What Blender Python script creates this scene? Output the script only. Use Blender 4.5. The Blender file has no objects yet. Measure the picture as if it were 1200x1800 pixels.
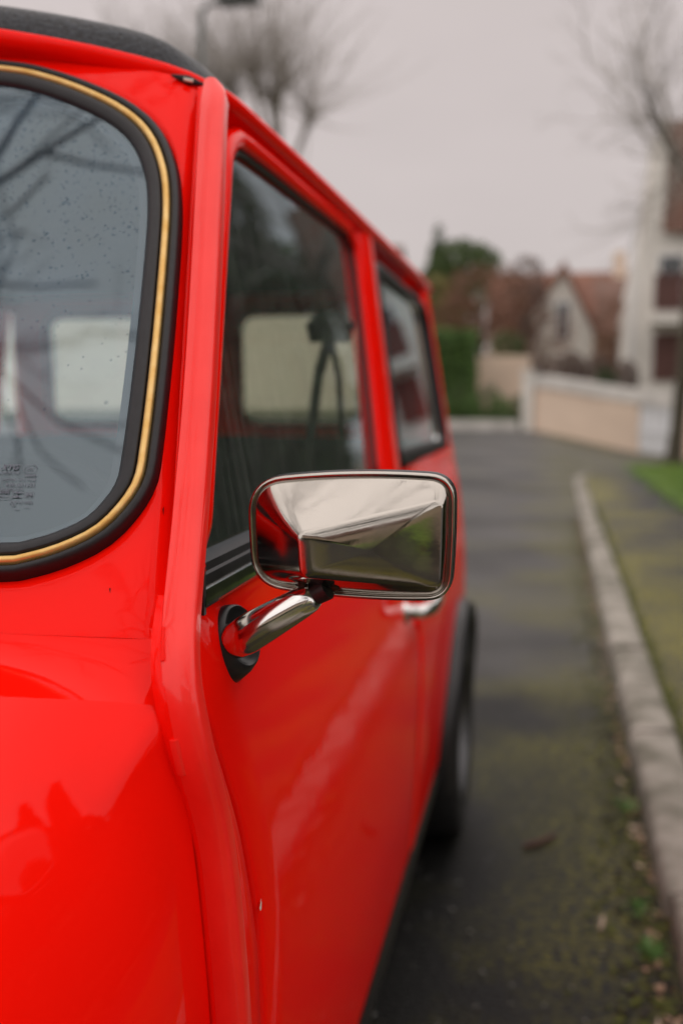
import bpy, bmesh, math, random
import numpy as np
from mathutils import Matrix, Vector
random.seed(4); rng = np.random.default_rng(7)
R = math.radians
scene = bpy.context.scene
COL = scene.collection

# ------------------------------------------------------------------ camera
cam_d = bpy.data.cameras.new('camera'); cam = bpy.data.objects.new('camera', cam_d); COL.objects.link(cam)
scene.camera = cam
CAM_H = 1.02
cam.location = (0, 0, CAM_H)
cam.rotation_euler = (R(90 - 6.34), 0, R(11.18))
cam_d.sensor_fit = 'VERTICAL'; cam_d.sensor_height = 36.0; cam_d.sensor_width = 24.0
cam_d.lens = 36.0
cam_d.clip_start = 0.02; cam_d.clip_end = 2000
cam_d.dof.use_dof = True; cam_d.dof.focus_distance = 0.67; cam_d.dof.aperture_fstop = 3.6
cam_d.dof.aperture_blades = 0

# ------------------------------------------------------------------ world: overcast sky
SUN_EL, SUN_AZ = R(58), R(130)
w = bpy.data.worlds.new('World'); scene.world = w; w.use_nodes = True
nt = w.node_tree; nt.nodes.clear()
def N(t, **k):
    n = nt.nodes.new(t)
    for a, b in k.items(): setattr(n, a, b)
    return n
out = N('ShaderNodeOutputWorld'); bg = N('ShaderNodeBackground'); bg2 = N('ShaderNodeBackground'); add = N('ShaderNodeAddShader')
sky = N('ShaderNodeTexSky', sky_type='NISHITA', sun_disc=False, sun_elevation=SUN_EL, sun_rotation=SUN_AZ)
nt.links.new(sky.outputs[0], bg2.inputs[0]); bg2.inputs[1].default_value = 0.003
tc = N('ShaderNodeTexCoord'); sep = N('ShaderNodeSeparateXYZ'); nt.links.new(tc.outputs['Generated'], sep.inputs[0])
mul = N('ShaderNodeMath', operation='MULTIPLY'); nt.links.new(sep.outputs[2], mul.inputs[0]); nt.links.new(sep.outputs[2], mul.inputs[1])
mp = N('ShaderNodeMapping'); mp.inputs['Scale'].default_value = (1.6, 1.6, 4.5); nt.links.new(tc.outputs['Generated'], mp.inputs[0])
noi = N('ShaderNodeTexNoise'); noi.inputs['Scale'].default_value = 1.7; noi.inputs['Detail'].default_value = 5; nt.links.new(mp.outputs[0], noi.inputs[0])
m2 = N('ShaderNodeMath', operation='MULTIPLY_ADD'); m2.inputs[1].default_value = 0.24; m2.inputs[2].default_value = 0.88; nt.links.new(noi.outputs[0], m2.inputs[0])
m3 = N('ShaderNodeMath', operation='MULTIPLY_ADD'); m3.inputs[1].default_value = 0.8; m3.inputs[2].default_value = 1.0; nt.links.new(mul.outputs[0], m3.inputs[0])
m4 = N('ShaderNodeMath', operation='MULTIPLY'); nt.links.new(m2.outputs[0], m4.inputs[0]); nt.links.new(m3.outputs[0], m4.inputs[1])
bg.inputs[0].default_value = (0.209, 0.184, 0.176, 1); nt.links.new(m4.outputs[0], bg.inputs[1])
nt.links.new(bg.outputs[0], add.inputs[0]); nt.links.new(bg2.outputs[0], add.inputs[1]); nt.links.new(add.outputs[0], out.inputs[0])

sl = bpy.data.lights.new('sun', 'SUN'); sl.energy = 0.8; sl.angle = R(178); sl.color = (1, 0.96, 0.91)
so = bpy.data.objects.new('sun', sl); COL.objects.link(so)
so.rotation_euler = (R(90) - SUN_EL, 0, R(180) - SUN_AZ)

vs = scene.view_settings
vs.view_transform = 'Standard'; vs.look = 'None'; vs.exposure = 1.45; vs.gamma = 1.0; vs.use_curve_mapping = False
scene.cycles.max_bounces = 8; scene.cycles.transparent_max_bounces = 12; scene.cycles.use_denoising = True

# ------------------------------------------------------------------ materials
MATS = {}
def mat(name, col, rough=0.5, metal=0.0, coat=0.0, spec=0.5, nscale=0, namt=0.0, bump=0.0, bscale=60, col2=None, coords='Object', emis=None, ndetail=4, stretch=None):
    m = bpy.data.materials.new(name); m.use_nodes = True
    t = m.node_tree; b = t.nodes['Principled BSDF']
    b.inputs['Base Color'].default_value = (*col, 1); b.inputs['Roughness'].default_value = rough
    b.inputs['Metallic'].default_value = metal; b.inputs['Coat Weight'].default_value = coat; b.inputs['Coat Roughness'].default_value = 0.03
    b.inputs['Specular IOR Level'].default_value = spec
    if nscale or bump:
        c = t.nodes.new('ShaderNodeTexCoord'); src = c.outputs[coords]
        if stretch:
            mpn = t.nodes.new('ShaderNodeMapping'); mpn.inputs['Scale'].default_value = stretch; t.links.new(src, mpn.inputs[0]); src = mpn.outputs[0]
    if nscale:
        n = t.nodes.new('ShaderNodeTexNoise'); n.inputs['Scale'].default_value = nscale; n.inputs['Detail'].default_value = ndetail; t.links.new(src, n.inputs[0])
        r = t.nodes.new('ShaderNodeValToRGB'); c2 = col2 or tuple(max(0, x * (1 - namt)) for x in col)
        r.color_ramp.elements[0].position = 0.33; r.color_ramp.elements[1].position = 0.67
        r.color_ramp.elements[0].color = (*c2, 1); r.color_ramp.elements[1].color = (*col, 1)
        t.links.new(n.outputs[0], r.inputs[0]); t.links.new(r.outputs[0], b.inputs['Base Color'])
    if bump:
        n = t.nodes.new('ShaderNodeTexNoise'); n.inputs['Scale'].default_value = bscale; n.inputs['Detail'].default_value = 3; t.links.new(src, n.inputs[0])
        bp = t.nodes.new('ShaderNodeBump'); bp.inputs['Strength'].default_value = bump; bp.inputs['Distance'].default_value = 0.3 / bscale
        t.links.new(n.outputs[0], bp.inputs['Height']); t.links.new(bp.outputs[0], b.inputs['Normal'])
    MATS[name] = m; return m
def rough_noise(m, lo, hi, scale, stretch=None):
    t = m.node_tree; b = t.nodes['Principled BSDF']; c = t.nodes.new('ShaderNodeTexCoord'); src = c.outputs['Object']
    if stretch:
        mpn = t.nodes.new('ShaderNodeMapping'); mpn.inputs['Scale'].default_value = stretch; t.links.new(src, mpn.inputs[0]); src = mpn.outputs[0]
    n = t.nodes.new('ShaderNodeTexNoise'); n.inputs['Scale'].default_value = scale; n.inputs['Detail'].default_value = 6; t.links.new(src, n.inputs[0])
    r = t.nodes.new('ShaderNodeMapRange'); r.inputs[1].default_value = .3; r.inputs[2].default_value = .7; r.inputs[3].default_value = lo; r.inputs[4].default_value = hi
    t.links.new(n.outputs[0], r.inputs[0]); t.links.new(r.outputs[0], b.inputs['Roughness'])
def glass(name, tint, f0=0.08, rough=0.0, dust_sheen=0.0, dcol=(.5, .5, .48), dstretch=(40, 40, 3)):
    m = bpy.data.materials.new(name); m.use_nodes = True; t = m.node_tree; t.nodes.clear()
    o = t.nodes.new('ShaderNodeOutputMaterial'); tr = t.nodes.new('ShaderNodeBsdfTransparent'); tr.inputs[0].default_value = (*tint, 1)
    gl = t.nodes.new('ShaderNodeBsdfGlossy'); gl.inputs['Roughness'].default_value = rough; gl.inputs[0].default_value = (.76, .92, 1, 1)
    lw = t.nodes.new('ShaderNodeLayerWeight'); lw.inputs[0].default_value = 0.5
    p = t.nodes.new('ShaderNodeMath'); p.operation = 'POWER'; p.inputs[1].default_value = 4.6; t.links.new(lw.outputs['Facing'], p.inputs[0])
    a = t.nodes.new('ShaderNodeMath'); a.operation = 'MULTIPLY_ADD'; a.inputs[1].default_value = 1 - f0; a.inputs[2].default_value = f0; t.links.new(p.outputs[0], a.inputs[0])
    mx = t.nodes.new('ShaderNodeMixShader'); t.links.new(a.outputs[0], mx.inputs[0]); t.links.new(tr.outputs[0], mx.inputs[1]); t.links.new(gl.outputs[0], mx.inputs[2])
    last = mx
    if dust_sheen:
        df = t.nodes.new('ShaderNodeBsdfDiffuse'); df.inputs[0].default_value = (*dcol, 1)
        c = t.nodes.new('ShaderNodeTexCoord'); mpn = t.nodes.new('ShaderNodeMapping'); mpn.inputs['Scale'].default_value = dstretch; t.links.new(c.outputs['Object'], mpn.inputs[0])
        n = t.nodes.new('ShaderNodeTexNoise'); n.inputs['Scale'].default_value = 2.2; n.inputs['Detail'].default_value = 6; t.links.new(mpn.outputs[0], n.inputs[0])
        r = t.nodes.new('ShaderNodeMapRange'); r.inputs[1].default_value = .42; r.inputs[2].default_value = .8; r.inputs[3].default_value = dust_sheen * .25; r.inputs[4].default_value = dust_sheen; t.links.new(n.outputs[0], r.inputs[0])
        m2_ = t.nodes.new('ShaderNodeMixShader'); t.links.new(r.outputs[0], m2_.inputs[0]); t.links.new(mx.outputs[0], m2_.inputs[1]); t.links.new(df.outputs[0], m2_.inputs[2]); last = m2_
    t.links.new(last.outputs[0], o.inputs[0]); MATS[name] = m; return m

pt = mat('paint', (0.95, 0.006, 0.002), rough=0.45, coat=0.58, spec=0.0, bump=0.008, bscale=260); pt.node_tree.nodes['Principled BSDF'].inputs['Coat IOR'].default_value = 1.32
mat('rubber', (0.010, 0.010, 0.013), rough=0.48, spec=0.4, nscale=140, namt=0.35, bump=0.05, bscale=500)
mat('black_plastic', (0.012, 0.012, 0.014), rough=0.36, bump=0.04, bscale=700)
mat('gold', (0.62, 0.37, 0.10), rough=0.42, metal=0.6, nscale=90, col2=(0.72, 0.5, 0.2), stretch=(1, 1, 1))
chrome = mat('chrome', (0.42, 0.395, 0.36), rough=0.05, metal=1.0, bump=0.02, bscale=120); rough_noise(chrome, 0.05, 0.2, 45)
mat('bright_chrome', (0.72, 0.71, 0.70), rough=0.12, metal=1.0)
mat('steel', (0.4, 0.4, 0.41), rough=0.3, metal=1.0)
mat('vinyl', (0.022, 0.027, 0.036), rough=0.5, spec=0.4, nscale=230, col2=(0.003, 0.004, 0.006), bump=1.0, bscale=230, ndetail=2)
mat('trim_black', (0.012, 0.012, 0.014), rough=0.75)
mat('trim_dark', (0.02, 0.021, 0.025), rough=0.8)
mat('tyre', (0.014, 0.014, 0.015), rough=0.75, bump=.15, bscale=200)
mat('alloy', (0.12, 0.12, 0.125), rough=0.5, metal=1.0)
mat('rust', (0.05, 0.025, 0.015), rough=0.6, metal=.5)
mat('chip', (0.62, 0.60, 0.52), rough=0.6)
mat('print', (0.10, 0.11, 0.14), rough=0.8)
mat('mirror_glass', (0.8, 0.8, 0.8), rough=0.01, metal=1.0)
mat('lamp_glass', (0.75, 0.76, 0.78), rough=0.1, coat=1)
mat('amber', (0.7, 0.25, 0.03), rough=0.2, coat=1)
mat('red_lens', (0.4, 0.01, 0.01), rough=0.2, coat=1)
glass('glass_screen', (0.80, 0.88, 0.92), f0=0.12, dust_sheen=0.16, dcol=(.22, .35, .50), dstretch=(6, 6, 6))  # bluish film: reflected sky painted in as diffuse colour
glass('glass_door', (0.84, 0.86, 0.76), f0=0.07, dust_sheen=0.13, dcol=(.35, .37, .35), dstretch=(1, 70, 4))
glass('glass_quarter', (0.80, 0.84, 0.76), f0=0.17, dust_sheen=0.03, dstretch=(1, 30, 4))
glass('glass_rear', (0.80, 0.82, 0.76), f0=0.08)
glass('droplet', (0.80, 0.83, 0.86), f0=0.0)

def ripple(m, scale, dist):      # faint waviness of hand-worked panels
    t = m.node_tree; b = t.nodes['Principled BSDF']; old = b.inputs['Normal'].links[0].from_node
    c = t.nodes.new('ShaderNodeTexCoord'); n = t.nodes.new('ShaderNodeTexNoise'); n.inputs['Scale'].default_value = scale; n.inputs['Detail'].default_value = 2; t.links.new(c.outputs['Object'], n.inputs[0])
    bp = t.nodes.new('ShaderNodeBump'); bp.inputs['Strength'].default_value = 1; bp.inputs['Distance'].default_value = dist; t.links.new(n.outputs[0], bp.inputs['Height']); t.links.new(bp.outputs[0], old.inputs['Normal'])
    t.links.new(old.outputs[0], b.inputs['Coat Normal'])
ripple(pt, 14, .0003)
mat('faded_red', (0.94, 0.022, 0.016), rough=0.34, coat=0.4, spec=0.3, nscale=25, col2=(0.90, 0.014, 0.009))
# ------------------------------------------------------------------ mesh helpers
def link(o): COL.objects.link(o); return o
def tag(o, label=None, cat=None, group=None, kind=None):
    if label: o['label'] = label
    if cat: o['category'] = cat
    if group: o['group'] = group
    if kind: o['kind'] = kind
    return o
ROOTLOC = {}
def mk(name, V, F, m, parent=None, smooth=True, sharp=38):
    me = bpy.data.meshes.new(name); me.from_pydata([tuple(map(float, v)) for v in V], [], [tuple(f) for f in F]); me.validate(); me.update()
    if m: me.materials.append(MATS[m])
    if smooth:
        me.shade_smooth(); me.set_sharp_from_angle(angle=R(sharp))
    o = link(bpy.data.objects.new(name, me))
    if parent is not None:
        o.parent = parent
        l = ROOTLOC.get(parent.name)
        if l is not None: o.matrix_parent_inverse = Matrix.Translation(l).inverted()
    return o
def root(name, loc, label, cat, group=None, rz=0):
    o = link(bpy.data.objects.new(name, None)); o.location = loc; o.empty_display_size = .2
    o.rotation_euler.z = rz
    tag(o, label, cat, group); ROOTLOC[o.name] = Vector(loc); return o
class MB:
    def __init__(s): s.V = []; s.F = []
    def add(s, V, F):
        k = len(s.V); s.V += [tuple(v) for v in V]; s.F += [tuple(i + k for i in f) for f in F]; return s
    def box(s, lo, hi):
        (a, b, c), (d, e, f) = lo, hi
        return s.add([(a,b,c),(d,b,c),(d,e,c),(a,e,c),(a,b,f),(d,b,f),(d,e,f),(a,e,f)], [(0,3,2,1),(4,5,6,7),(0,1,5,4),(1,2,6,5),(2,3,7,6),(3,0,4,7)])
    def tube(s, P, rad, n=8, cap=True, up=None):
        P = [Vector(p) for p in P]; rad = rad if isinstance(rad, (list, np.ndarray)) else [rad] * len(P)
        k = len(s.V); ref = None
        for i, p in enumerate(P):
            t = (P[min(i+1, len(P)-1)] - P[max(i-1, 0)]).normalized()
            if ref is None:
                ref = Vector(up) if up else (Vector((0,0,1)) if abs(t.z) < .9 else Vector((1,0,0)))
            a = (ref - t * ref.dot(t)).normalized(); ref = a; b = t.cross(a)
            r = rad[i]; ra, rb = (r if isinstance(r, (tuple, list)) else (r, r))
            for j in range(n):
                an = 2 * math.pi * j / n; s.V.append(tuple(p + a * (ra * math.cos(an)) + b * (rb * math.sin(an))))
        for i in range(len(P) - 1):
            for j in range(n):
                a0 = k + i * n + j; a1 = k + i * n + (j + 1) % n
                s.F.append((a0, a1, a1 + n, a0 + n))
        if cap:
            s.F.append(tuple(k + j for j in reversed(range(n)))); s.F.append(tuple(k + (len(P) - 1) * n + j for j in range(n)))
        return s
    def build(s, name, m, parent=None, smooth=True, sharp=38): return mk(name, s.V, s.F, m, parent, smooth, sharp)
def grid(nu, nv, f, flip=False, closed_u=False):
    V = [f(i, j) for i in range(nu) for j in range(nv)]; F = []
    for i in range(nu if closed_u else nu - 1):
        for j in range(nv - 1):
            q = (i * nv + j, ((i + 1) % nu) * nv + j, ((i + 1) % nu) * nv + j + 1, i * nv + j + 1)
            F.append(q[::-1] if flip else q)
    return V, F
def catmull(P, n, closed=False):
    P = [np.array(p, float) for p in P]; m = len(P); d = []
    # dense samples then arc-length resample
    for i in range(m if closed else m - 1):
        if closed: a, b, c, e = P[(i-1) % m], P[i], P[(i+1) % m], P[(i+2) % m]
        else: b, c = P[i], P[i+1]; a = P[i-1] if i else 2*b-c; e = P[i+2] if i + 2 < m else 2*c-b
        for t in np.linspace(0, 1, 24, endpoint=False):
            d.append(.5 * ((2*b) + (c-a)*t + (2*a-5*b+4*c-e)*t*t + (3*b-a-3*c+e)*t**3))
    d.append(d[0] if closed else P[-1]); d = np.array(d)
    L = np.concatenate([[0], np.cumsum(np.linalg.norm(np.diff(d, axis=0), axis=1))])
    s = np.linspace(0, L[-1], n, endpoint=not closed)
    return np.stack([np.interp(s, L, d[:, k]) for k in range(d.shape[1])], 1)
def out_normals(P):
    P = np.asarray(P); t = np.roll(P, -1, 0) - np.roll(P, 1, 0); t /= np.linalg.norm(t, axis=1)[:, None] + 1e-12
    n = np.stack([t[:, 1], -t[:, 0]], 1)
    area = np.sum(P[:, 0] * np.roll(P[:, 1], -1) - np.roll(P[:, 0], -1) * P[:, 1])
    return n if area > 0 else -n
def ringsweep(P, prof, mp):
    """closed 2-D outline, profile of (outward offset, height), mapping (u,v,h)->xyz"""
    Nn = out_normals(P); n = len(P)
    return grid(n, len(prof), lambda i, j: mp(P[i][0] + Nn[i][0] * prof[j][0], P[i][1] + Nn[i][1] * prof[j][0], prof[j][1]), closed_u=True)
def fillfan(P, mp, rings=6):
    """closed outline filled towards its centre"""
    P = np.asarray(P); c = P.mean(0); n = len(P)
    V = []; F = []
    for k in range(rings):
        s = 1 - k / rings
        for p in P: q = c + (p - c) * s; V.append(mp(q[0], q[1], 0))
    V.append(mp(c[0], c[1], 0))
    for k in range(rings - 1):
        for i in range(n): F.append((k*n+i, k*n+(i+1) % n, (k+1)*n+(i+1) % n, (k+1)*n+i))
    for i in range(n): F.append(((rings-1)*n+i, (rings-1)*n+(i+1) % n, rings*n))
    return V, F
def fix_normals(o):
    bm = bmesh.new(); bm.from_mesh(o.data); bmesh.ops.recalc_face_normals(bm, faces=bm.faces); bm.to_mesh(o.data); bm.free(); return o
def sm(x): x = min(1, max(0, x)); return x * x * (3 - 2 * x)
def rquad(C4, r, n=6, m=6):
    """rounded quad; corners counter-clockwise; consistent point count"""
    C4 = [np.array(c, float) for c in C4]; out_ = []
    for i in range(4):
        p, c, q = C4[i-1], C4[i], C4[(i+1) % 4]
        d1 = (p - c) / np.linalg.norm(p - c); d2 = (q - c) / np.linalg.norm(q - c)
        rr = r[i] if isinstance(r, (list, tuple)) else r
        a, b = c + d1 * rr, c + d2 * rr
        for k in range(n + 1):
            t = k / n; out_.append((1-t)**2 * a + 2*t*(1-t) * c + t*t * b)
        q2 = C4[(i+1) % 4]; rn = r[(i+1) % 4] if isinstance(r, (list, tuple)) else r
        e = q2 + (c - q2) / np.linalg.norm(c - q2) * rn
        for k in range(1, m): out_.append(b + (e - b) * k / m)
    return np.array(out_)

# ================================================================== GROUND
def gz(x, y):      # the road falls away gently to the right beyond the junction
    return -0.62 * sm((x + 1.0) / 4.6) * sm((y - 15) / 13.0)
def kerbx(y): return 0.232 + 0.0085 * y
def asphalt(name, base, moss, dark, x0=-.6, x1=.3, mlo=.40):
    m = bpy.data.materials.new(name); m.use_nodes = True; t = m.node_tree; b = t.nodes['Principled BSDF']
    c = t.nodes.new('ShaderNodeTexCoord')
    def noise(sc, det=4, st=None):
        n = t.nodes.new('ShaderNodeTexNoise'); n.inputs['Scale'].default_value = sc; n.inputs['Detail'].default_value = det
        if st:
            mm = t.nodes.new('ShaderNodeMapping'); mm.inputs['Scale'].default_value = st; t.links.new(c.outputs['Object'], mm.inputs[0]); t.links.new(mm.outputs[0], n.inputs[0])
        else: t.links.new(c.outputs['Object'], n.inputs[0])
        return n.outputs[0]
    def ramp(src, p0, p1, c0, c1):
        r = t.nodes.new('ShaderNodeValToRGB'); e = r.color_ramp.elements; e[0].position = p0; e[1].position = p1; e[0].color = (*c0, 1); e[1].color = (*c1, 1)
        t.links.new(src, r.inputs[0]); return r.outputs[0]
    def mix(fac, a, bb):
        n = t.nodes.new('ShaderNodeMix'); n.data_type = 'RGBA'; t.links.new(fac, n.inputs[0]); t.links.new(a, n.inputs[6]); t.links.new(bb, n.inputs[7]); return n.outputs[2]
    g = ramp(noise(95, 3), .36, .66, tuple(x * .30 for x in base), tuple(x * 1.9 for x in base))
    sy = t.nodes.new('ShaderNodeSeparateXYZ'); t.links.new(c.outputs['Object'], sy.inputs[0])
    near_shade = t.nodes.new('ShaderNodeMapRange'); near_shade.interpolation_type = 'SMOOTHSTEP'; near_shade.inputs[1].default_value = 1.5; near_shade.inputs[2].default_value = 5.5; near_shade.inputs[3].default_value = .22; near_shade.inputs[4].default_value = -.10; t.links.new(sy.outputs[1], near_shade.inputs[0])  # shade towards the camera, painted into the asphalt colour
    dn_ = t.nodes.new('ShaderNodeMath'); t.links.new(noise(.55, 5), dn_.inputs[0]); t.links.new(near_shade.outputs[0], dn_.inputs[1])
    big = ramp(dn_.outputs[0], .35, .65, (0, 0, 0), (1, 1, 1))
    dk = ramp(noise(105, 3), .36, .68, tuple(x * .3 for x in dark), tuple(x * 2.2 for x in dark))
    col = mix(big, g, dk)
    sx = t.nodes.new('ShaderNodeSeparateXYZ'); t.links.new(c.outputs['Object'], sx.inputs[0])
    near = t.nodes.new('ShaderNodeMapRange'); near.interpolation_type = 'SMOOTHSTEP'; near.inputs[1].default_value = x0; near.inputs[2].default_value = x1; near.inputs[3].default_value = -.10; near.inputs[4].default_value = .13; t.links.new(sx.outputs[0], near.inputs[0])
    ad = t.nodes.new('ShaderNodeMath'); t.links.new(noise(1.3, 7), ad.inputs[0]); t.links.new(near.outputs[0], ad.inputs[1])
    ms = ramp(ad.outputs[0], mlo, mlo + .2, (0, 0, 0), (1, 1, 1))
    mfine = ramp(noise(60, 3), .42, .62, (0, 0, 0), (.85, .85, .85))
    mm = t.nodes.new('ShaderNodeMix'); mm.data_type = 'RGBA'; mm.blend_type = 'MULTIPLY'; mm.inputs[0].default_value = 1; t.links.new(ms, mm.inputs[6]); t.links.new(mfine, mm.inputs[7])
    mc = ramp(noise(25, 3), .3, .7, moss, tuple(x * 1.7 for x in moss))
    col = mix(mm.outputs[2], col, mc)
    t.links.new(col, b.inputs['Base Color'])
    r = t.nodes.new('ShaderNodeMapRange'); r.inputs[3].default_value = .34; r.inputs[4].default_value = .62; t.links.new(noise(1.1, 4), r.inputs[0]); t.links.new(r.outputs[0], b.inputs['Roughness'])
    bp = t.nodes.new('ShaderNodeBump'); bp.inputs['Strength'].default_value = .8; bp.inputs['Distance'].default_value = .006; t.links.new(noise(100, 3), bp.inputs['Height']); t.links.new(bp.outputs[0], b.inputs['Normal'])
    b.inputs['Specular IOR Level'].default_value = .16; MATS[name] = m
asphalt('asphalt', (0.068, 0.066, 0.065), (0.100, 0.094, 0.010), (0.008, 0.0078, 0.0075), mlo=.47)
asphalt('pavement_asphalt', (0.038, 0.036, 0.036), (0.22, 0.20, 0.018), (0.028, 0.027, 0.027), 1.5, .4, .465)
mat('earth', (0.10, 0.085, 0.05), rough=.95, nscale=.7, col2=(0.05, 0.07, 0.02))
mat('kerb_stone', (0.37, 0.34, 0.30), rough=.9, nscale=9, col2=(0.115, 0.108, 0.08), bump=.7, bscale=70, ndetail=9)
mat('grass', (0.14, 0.27, 0.035), rough=.7, nscale=3, col2=(0.21, 0.30, 0.05))
mat('soil', (0.07, 0.13, 0.02), rough=.95, nscale=3, col2=(0.09, 0.15, 0.03))

def sheet(name, xs, ys, z, m, inside=None):
    V = [(x, y, z + gz(x, y)) for x in xs for y in ys]; F = []; n = len(ys)
    for i in range(len(xs)-1):
        for j in range(n-1):
            if inside is None or inside((xs[i]+xs[i+1])/2, (ys[j]+ys[j+1])/2): F.append((i*n+j, (i+1)*n+j, (i+1)*n+j+1, i*n+j+1))
    return mk(name, V, F, m)
big = np.concatenate([np.linspace(-600, -40, 8), np.linspace(-32, 32, 33), np.linspace(40, 600, 8)])
tag(sheet('ground', list(big), list(np.concatenate([np.linspace(-600, -50, 8), np.linspace(-42, 60, 52), np.linspace(70, 900, 9)])), -0.05, 'earth'), kind='structure')
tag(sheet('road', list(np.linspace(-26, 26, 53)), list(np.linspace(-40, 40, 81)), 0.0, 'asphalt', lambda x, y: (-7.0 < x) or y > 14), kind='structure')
# pavement on the right: its corner rounds off into the side road
PW_END = 13.6; KW = 0.135; KH = 0.065
def kerb_path():
    P = [(kerbx(y), y) for y in np.linspace(-14, PW_END - .9, 40)]
    cx, cy, r = kerbx(PW_END) + 1.6, PW_END - .9, 1.6 - .0
    for a in np.linspace(0, 90, 12)[1:]:
        P.append((cx - r * math.cos(R(a)), cy + r * 1.15 * math.sin(R(a))))
    for x in np.linspace(cx + .8, cx + 14, 14): P.append((x, cy + r * 1.15 + .02 * (x - cx)))
    return P
KP = catmull(kerb_path(), 400)
kt = np.gradient(KP, axis=0); kt /= np.linalg.norm(kt, axis=1)[:, None]; kn = np.stack([kt[:, 1], -kt[:, 0]], 1)   # to the pavement side
inner = KP + kn * KW
V = []; F = []
for i, (x, y) in enumerate(inner):
    V.append((x, y, KH - .012 + gz(x, y)))
    xx = 16.0; V.append((xx if y < PW_END + .5 else x + .01, min(y, PW_END + .4), KH - .012 + gz(x, min(y, PW_END))))
n_in = len(inner)
stop = int(np.argmax(inner[:, 1] > PW_END + .35)) or n_in
cols = 14
V, F = grid(n_in, cols, lambda i, j: (lambda a, b, t: (a[0] + (b[0]-a[0])*t, a[1] + (b[1]-a[1])*t, KH - .012 + gz(a[0] + (b[0]-a[0])*t, a[1] + (b[1]-a[1])*t)))(inner[i], (16.0, min(inner[i][1], PW_END - .2)), (j/(cols-1))**1.6), flip=True)
pav = fix_normals(mk('pavement', V, F, 'pavement_asphalt')); tag(pav, kind='structure')
kerb = link(bpy.data.objects.new('kerb', None)); tag(kerb, kind='structure')
# kerb stones, one object each
L = np.concatenate([[0], np.cumsum(np.linalg.norm(np.diff(KP, axis=0), axis=1))])
s = 0.0; k = 0
while s < L[-1] - 1.0:
    ln = 1.0 if KP[int(np.searchsorted(L, s))][1] < PW_END - 1.6 else .5
    ss = np.linspace(s + .006, s + ln - .006, 7 if ln > .6 else 4)
    dz = rng.normal(0, .004); dx = rng.normal(0, .004)
    if KP[int(np.searchsorted(L, s))][1] > PW_END - .1: break
    def prof(si, j):
        p = np.array([np.interp(si, L, KP[:, 0]), np.interp(si, L, KP[:, 1])]); i0 = min(int(np.searchsorted(L, si)), len(kn) - 1)
        o_, z_ = [(0.0, -.12), (.006, KH - .02), (.012, KH - .007), (.026, KH), (KW - .012, KH + .004), (KW - .002, KH - .006), (KW, -.12)][j]
        q = p + kn[i0] * (o_ + dx)
        return (q[0] + rng.normal(0, .0012), q[1], z_ + dz + gz(q[0], q[1]) + rng.normal(0, .0012))
    nn = len(ss); Vs, Fs = grid(nn, 7, lambda i, j: prof(ss[i], j))
    Fs += [tuple(range(7)), tuple((nn-1)*7 + j for j in reversed(range(7)))]
    fix_normals(mk('kerb_stone', Vs, Fs, 'kerb_stone', kerb, sharp=50)); s += ln
# joint mortar below the stones is the pavement edge itself

# ================================================================== THE CAR
XC = -0.9
Z_ = [.20, .30, .45, .60, .72, .82, .89, 1.30]; H_ = [.690, .700, .711, .713, .706, .693, .678, .611]
from bisect import bisect
_zz = catmull([(a, b) for a, b in zip(Z_[:-1], H_[:-1])], 80)
def hw(z):
    if z > .89: return .678 + (z - .89) * (.611 - .678) / .41
    return float(np.interp(z, _zz[:, 0], _zz[:, 1]))
def hw_s(z):      # smooth blend at the waist
    return hw(z)
Y_END = 2.80; AX_R, AX_F, AX_Z, WR = 2.36, 0.324, 0.25, 0.25
ARCH = 0.285
def side(y, z, s=1, off=0.0):
    h = hw(z)
    if y > 2.42:                                   # rear corner rounds in
        t = min(1, (y - 2.42) / (Y_END - 2.42)); h -= .16 * (1 - math.sqrt(max(0, 1 - t ** 3.2)))
    if y < .2: h -= .03 * ((.2 - y) / .6) ** 2
    return (XC + s * (h + off), y, z)
_HW=hw
car = root('red_car', (XC, 1.3, 0), 'small vintage red car with black vinyl roof parked beside the kerb', 'car')

def wsY(X, z): t = (X - XC) / .65; return .595 + .70 * (z - .886) - .07 * (1 - t * t)
KS = math.sqrt(1 + .49)
def wsmap(u, v, h):           # u = x, v = distance up the slope from z=.886, h = height above the glass plane
    z = .886 + v / KS; dYdx = .07 * 2 * (u - XC) / .65 ** 2
    n = Vector((dYdx, -1, .70)).normalized()
    return (u + n.x * h, wsY(u, z) + n.y * h, z + n.z * h)
gold = [(-.467,1.298),(-.419,1.287),(-.371,1.267),(-.340,1.248),(-.320,1.228),(-.305,1.202),(-.296,1.176),(-.289,1.142),(-.279,1.078),(-.272,1.028),(-.267,.985),(-.266,.963),(-.273,.946),(-.285,.932),(-.304,.922),(-.324,.916),(-.342,.914)]
half = [(-.9, 1.322), (-.75, 1.321), (-.6, 1.313)] + gold + [(-.45, .912), (-.6, .915), (-.75, .918), (-.9, .919)]
full = half + [(2 * XC - x, z) for x, z in half[-2:0:-1]]
OUT = catmull([(x, (z - .886) * KS) for x, z in full], 360, closed=True)
Nw = out_normals(OUT)
V, F = fillfan(OUT + Nw * -.010, lambda u, v, h: wsmap(u, v, .001), 10); ws_glass = mk('windscreen', V, F, 'glass_screen', car)
V, F = ringsweep(OUT, [(-.0150,-.004),(-.0148,.0015),(-.0125,.0050),(-.009,.0066),(-.0055,.0072),(-.0042,.0066),(-.0036,.003),(.0036,.003),(.0042,.0066),(.0055,.0078),(.0080,.0078),(.0100,.0055),(.0112,.0015),(.0116,-.004)], wsmap)
seal = mk('windscreen_seal', V, F, 'rubber', car, sharp=60)
V, F = ringsweep(OUT, [(-.0031,.0035),(-.0026,.0066),(-.0014,.0080),(0,.0085),(.0014,.0080),(.0026,.0066),(.0031,.0035)], wsmap)
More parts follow.
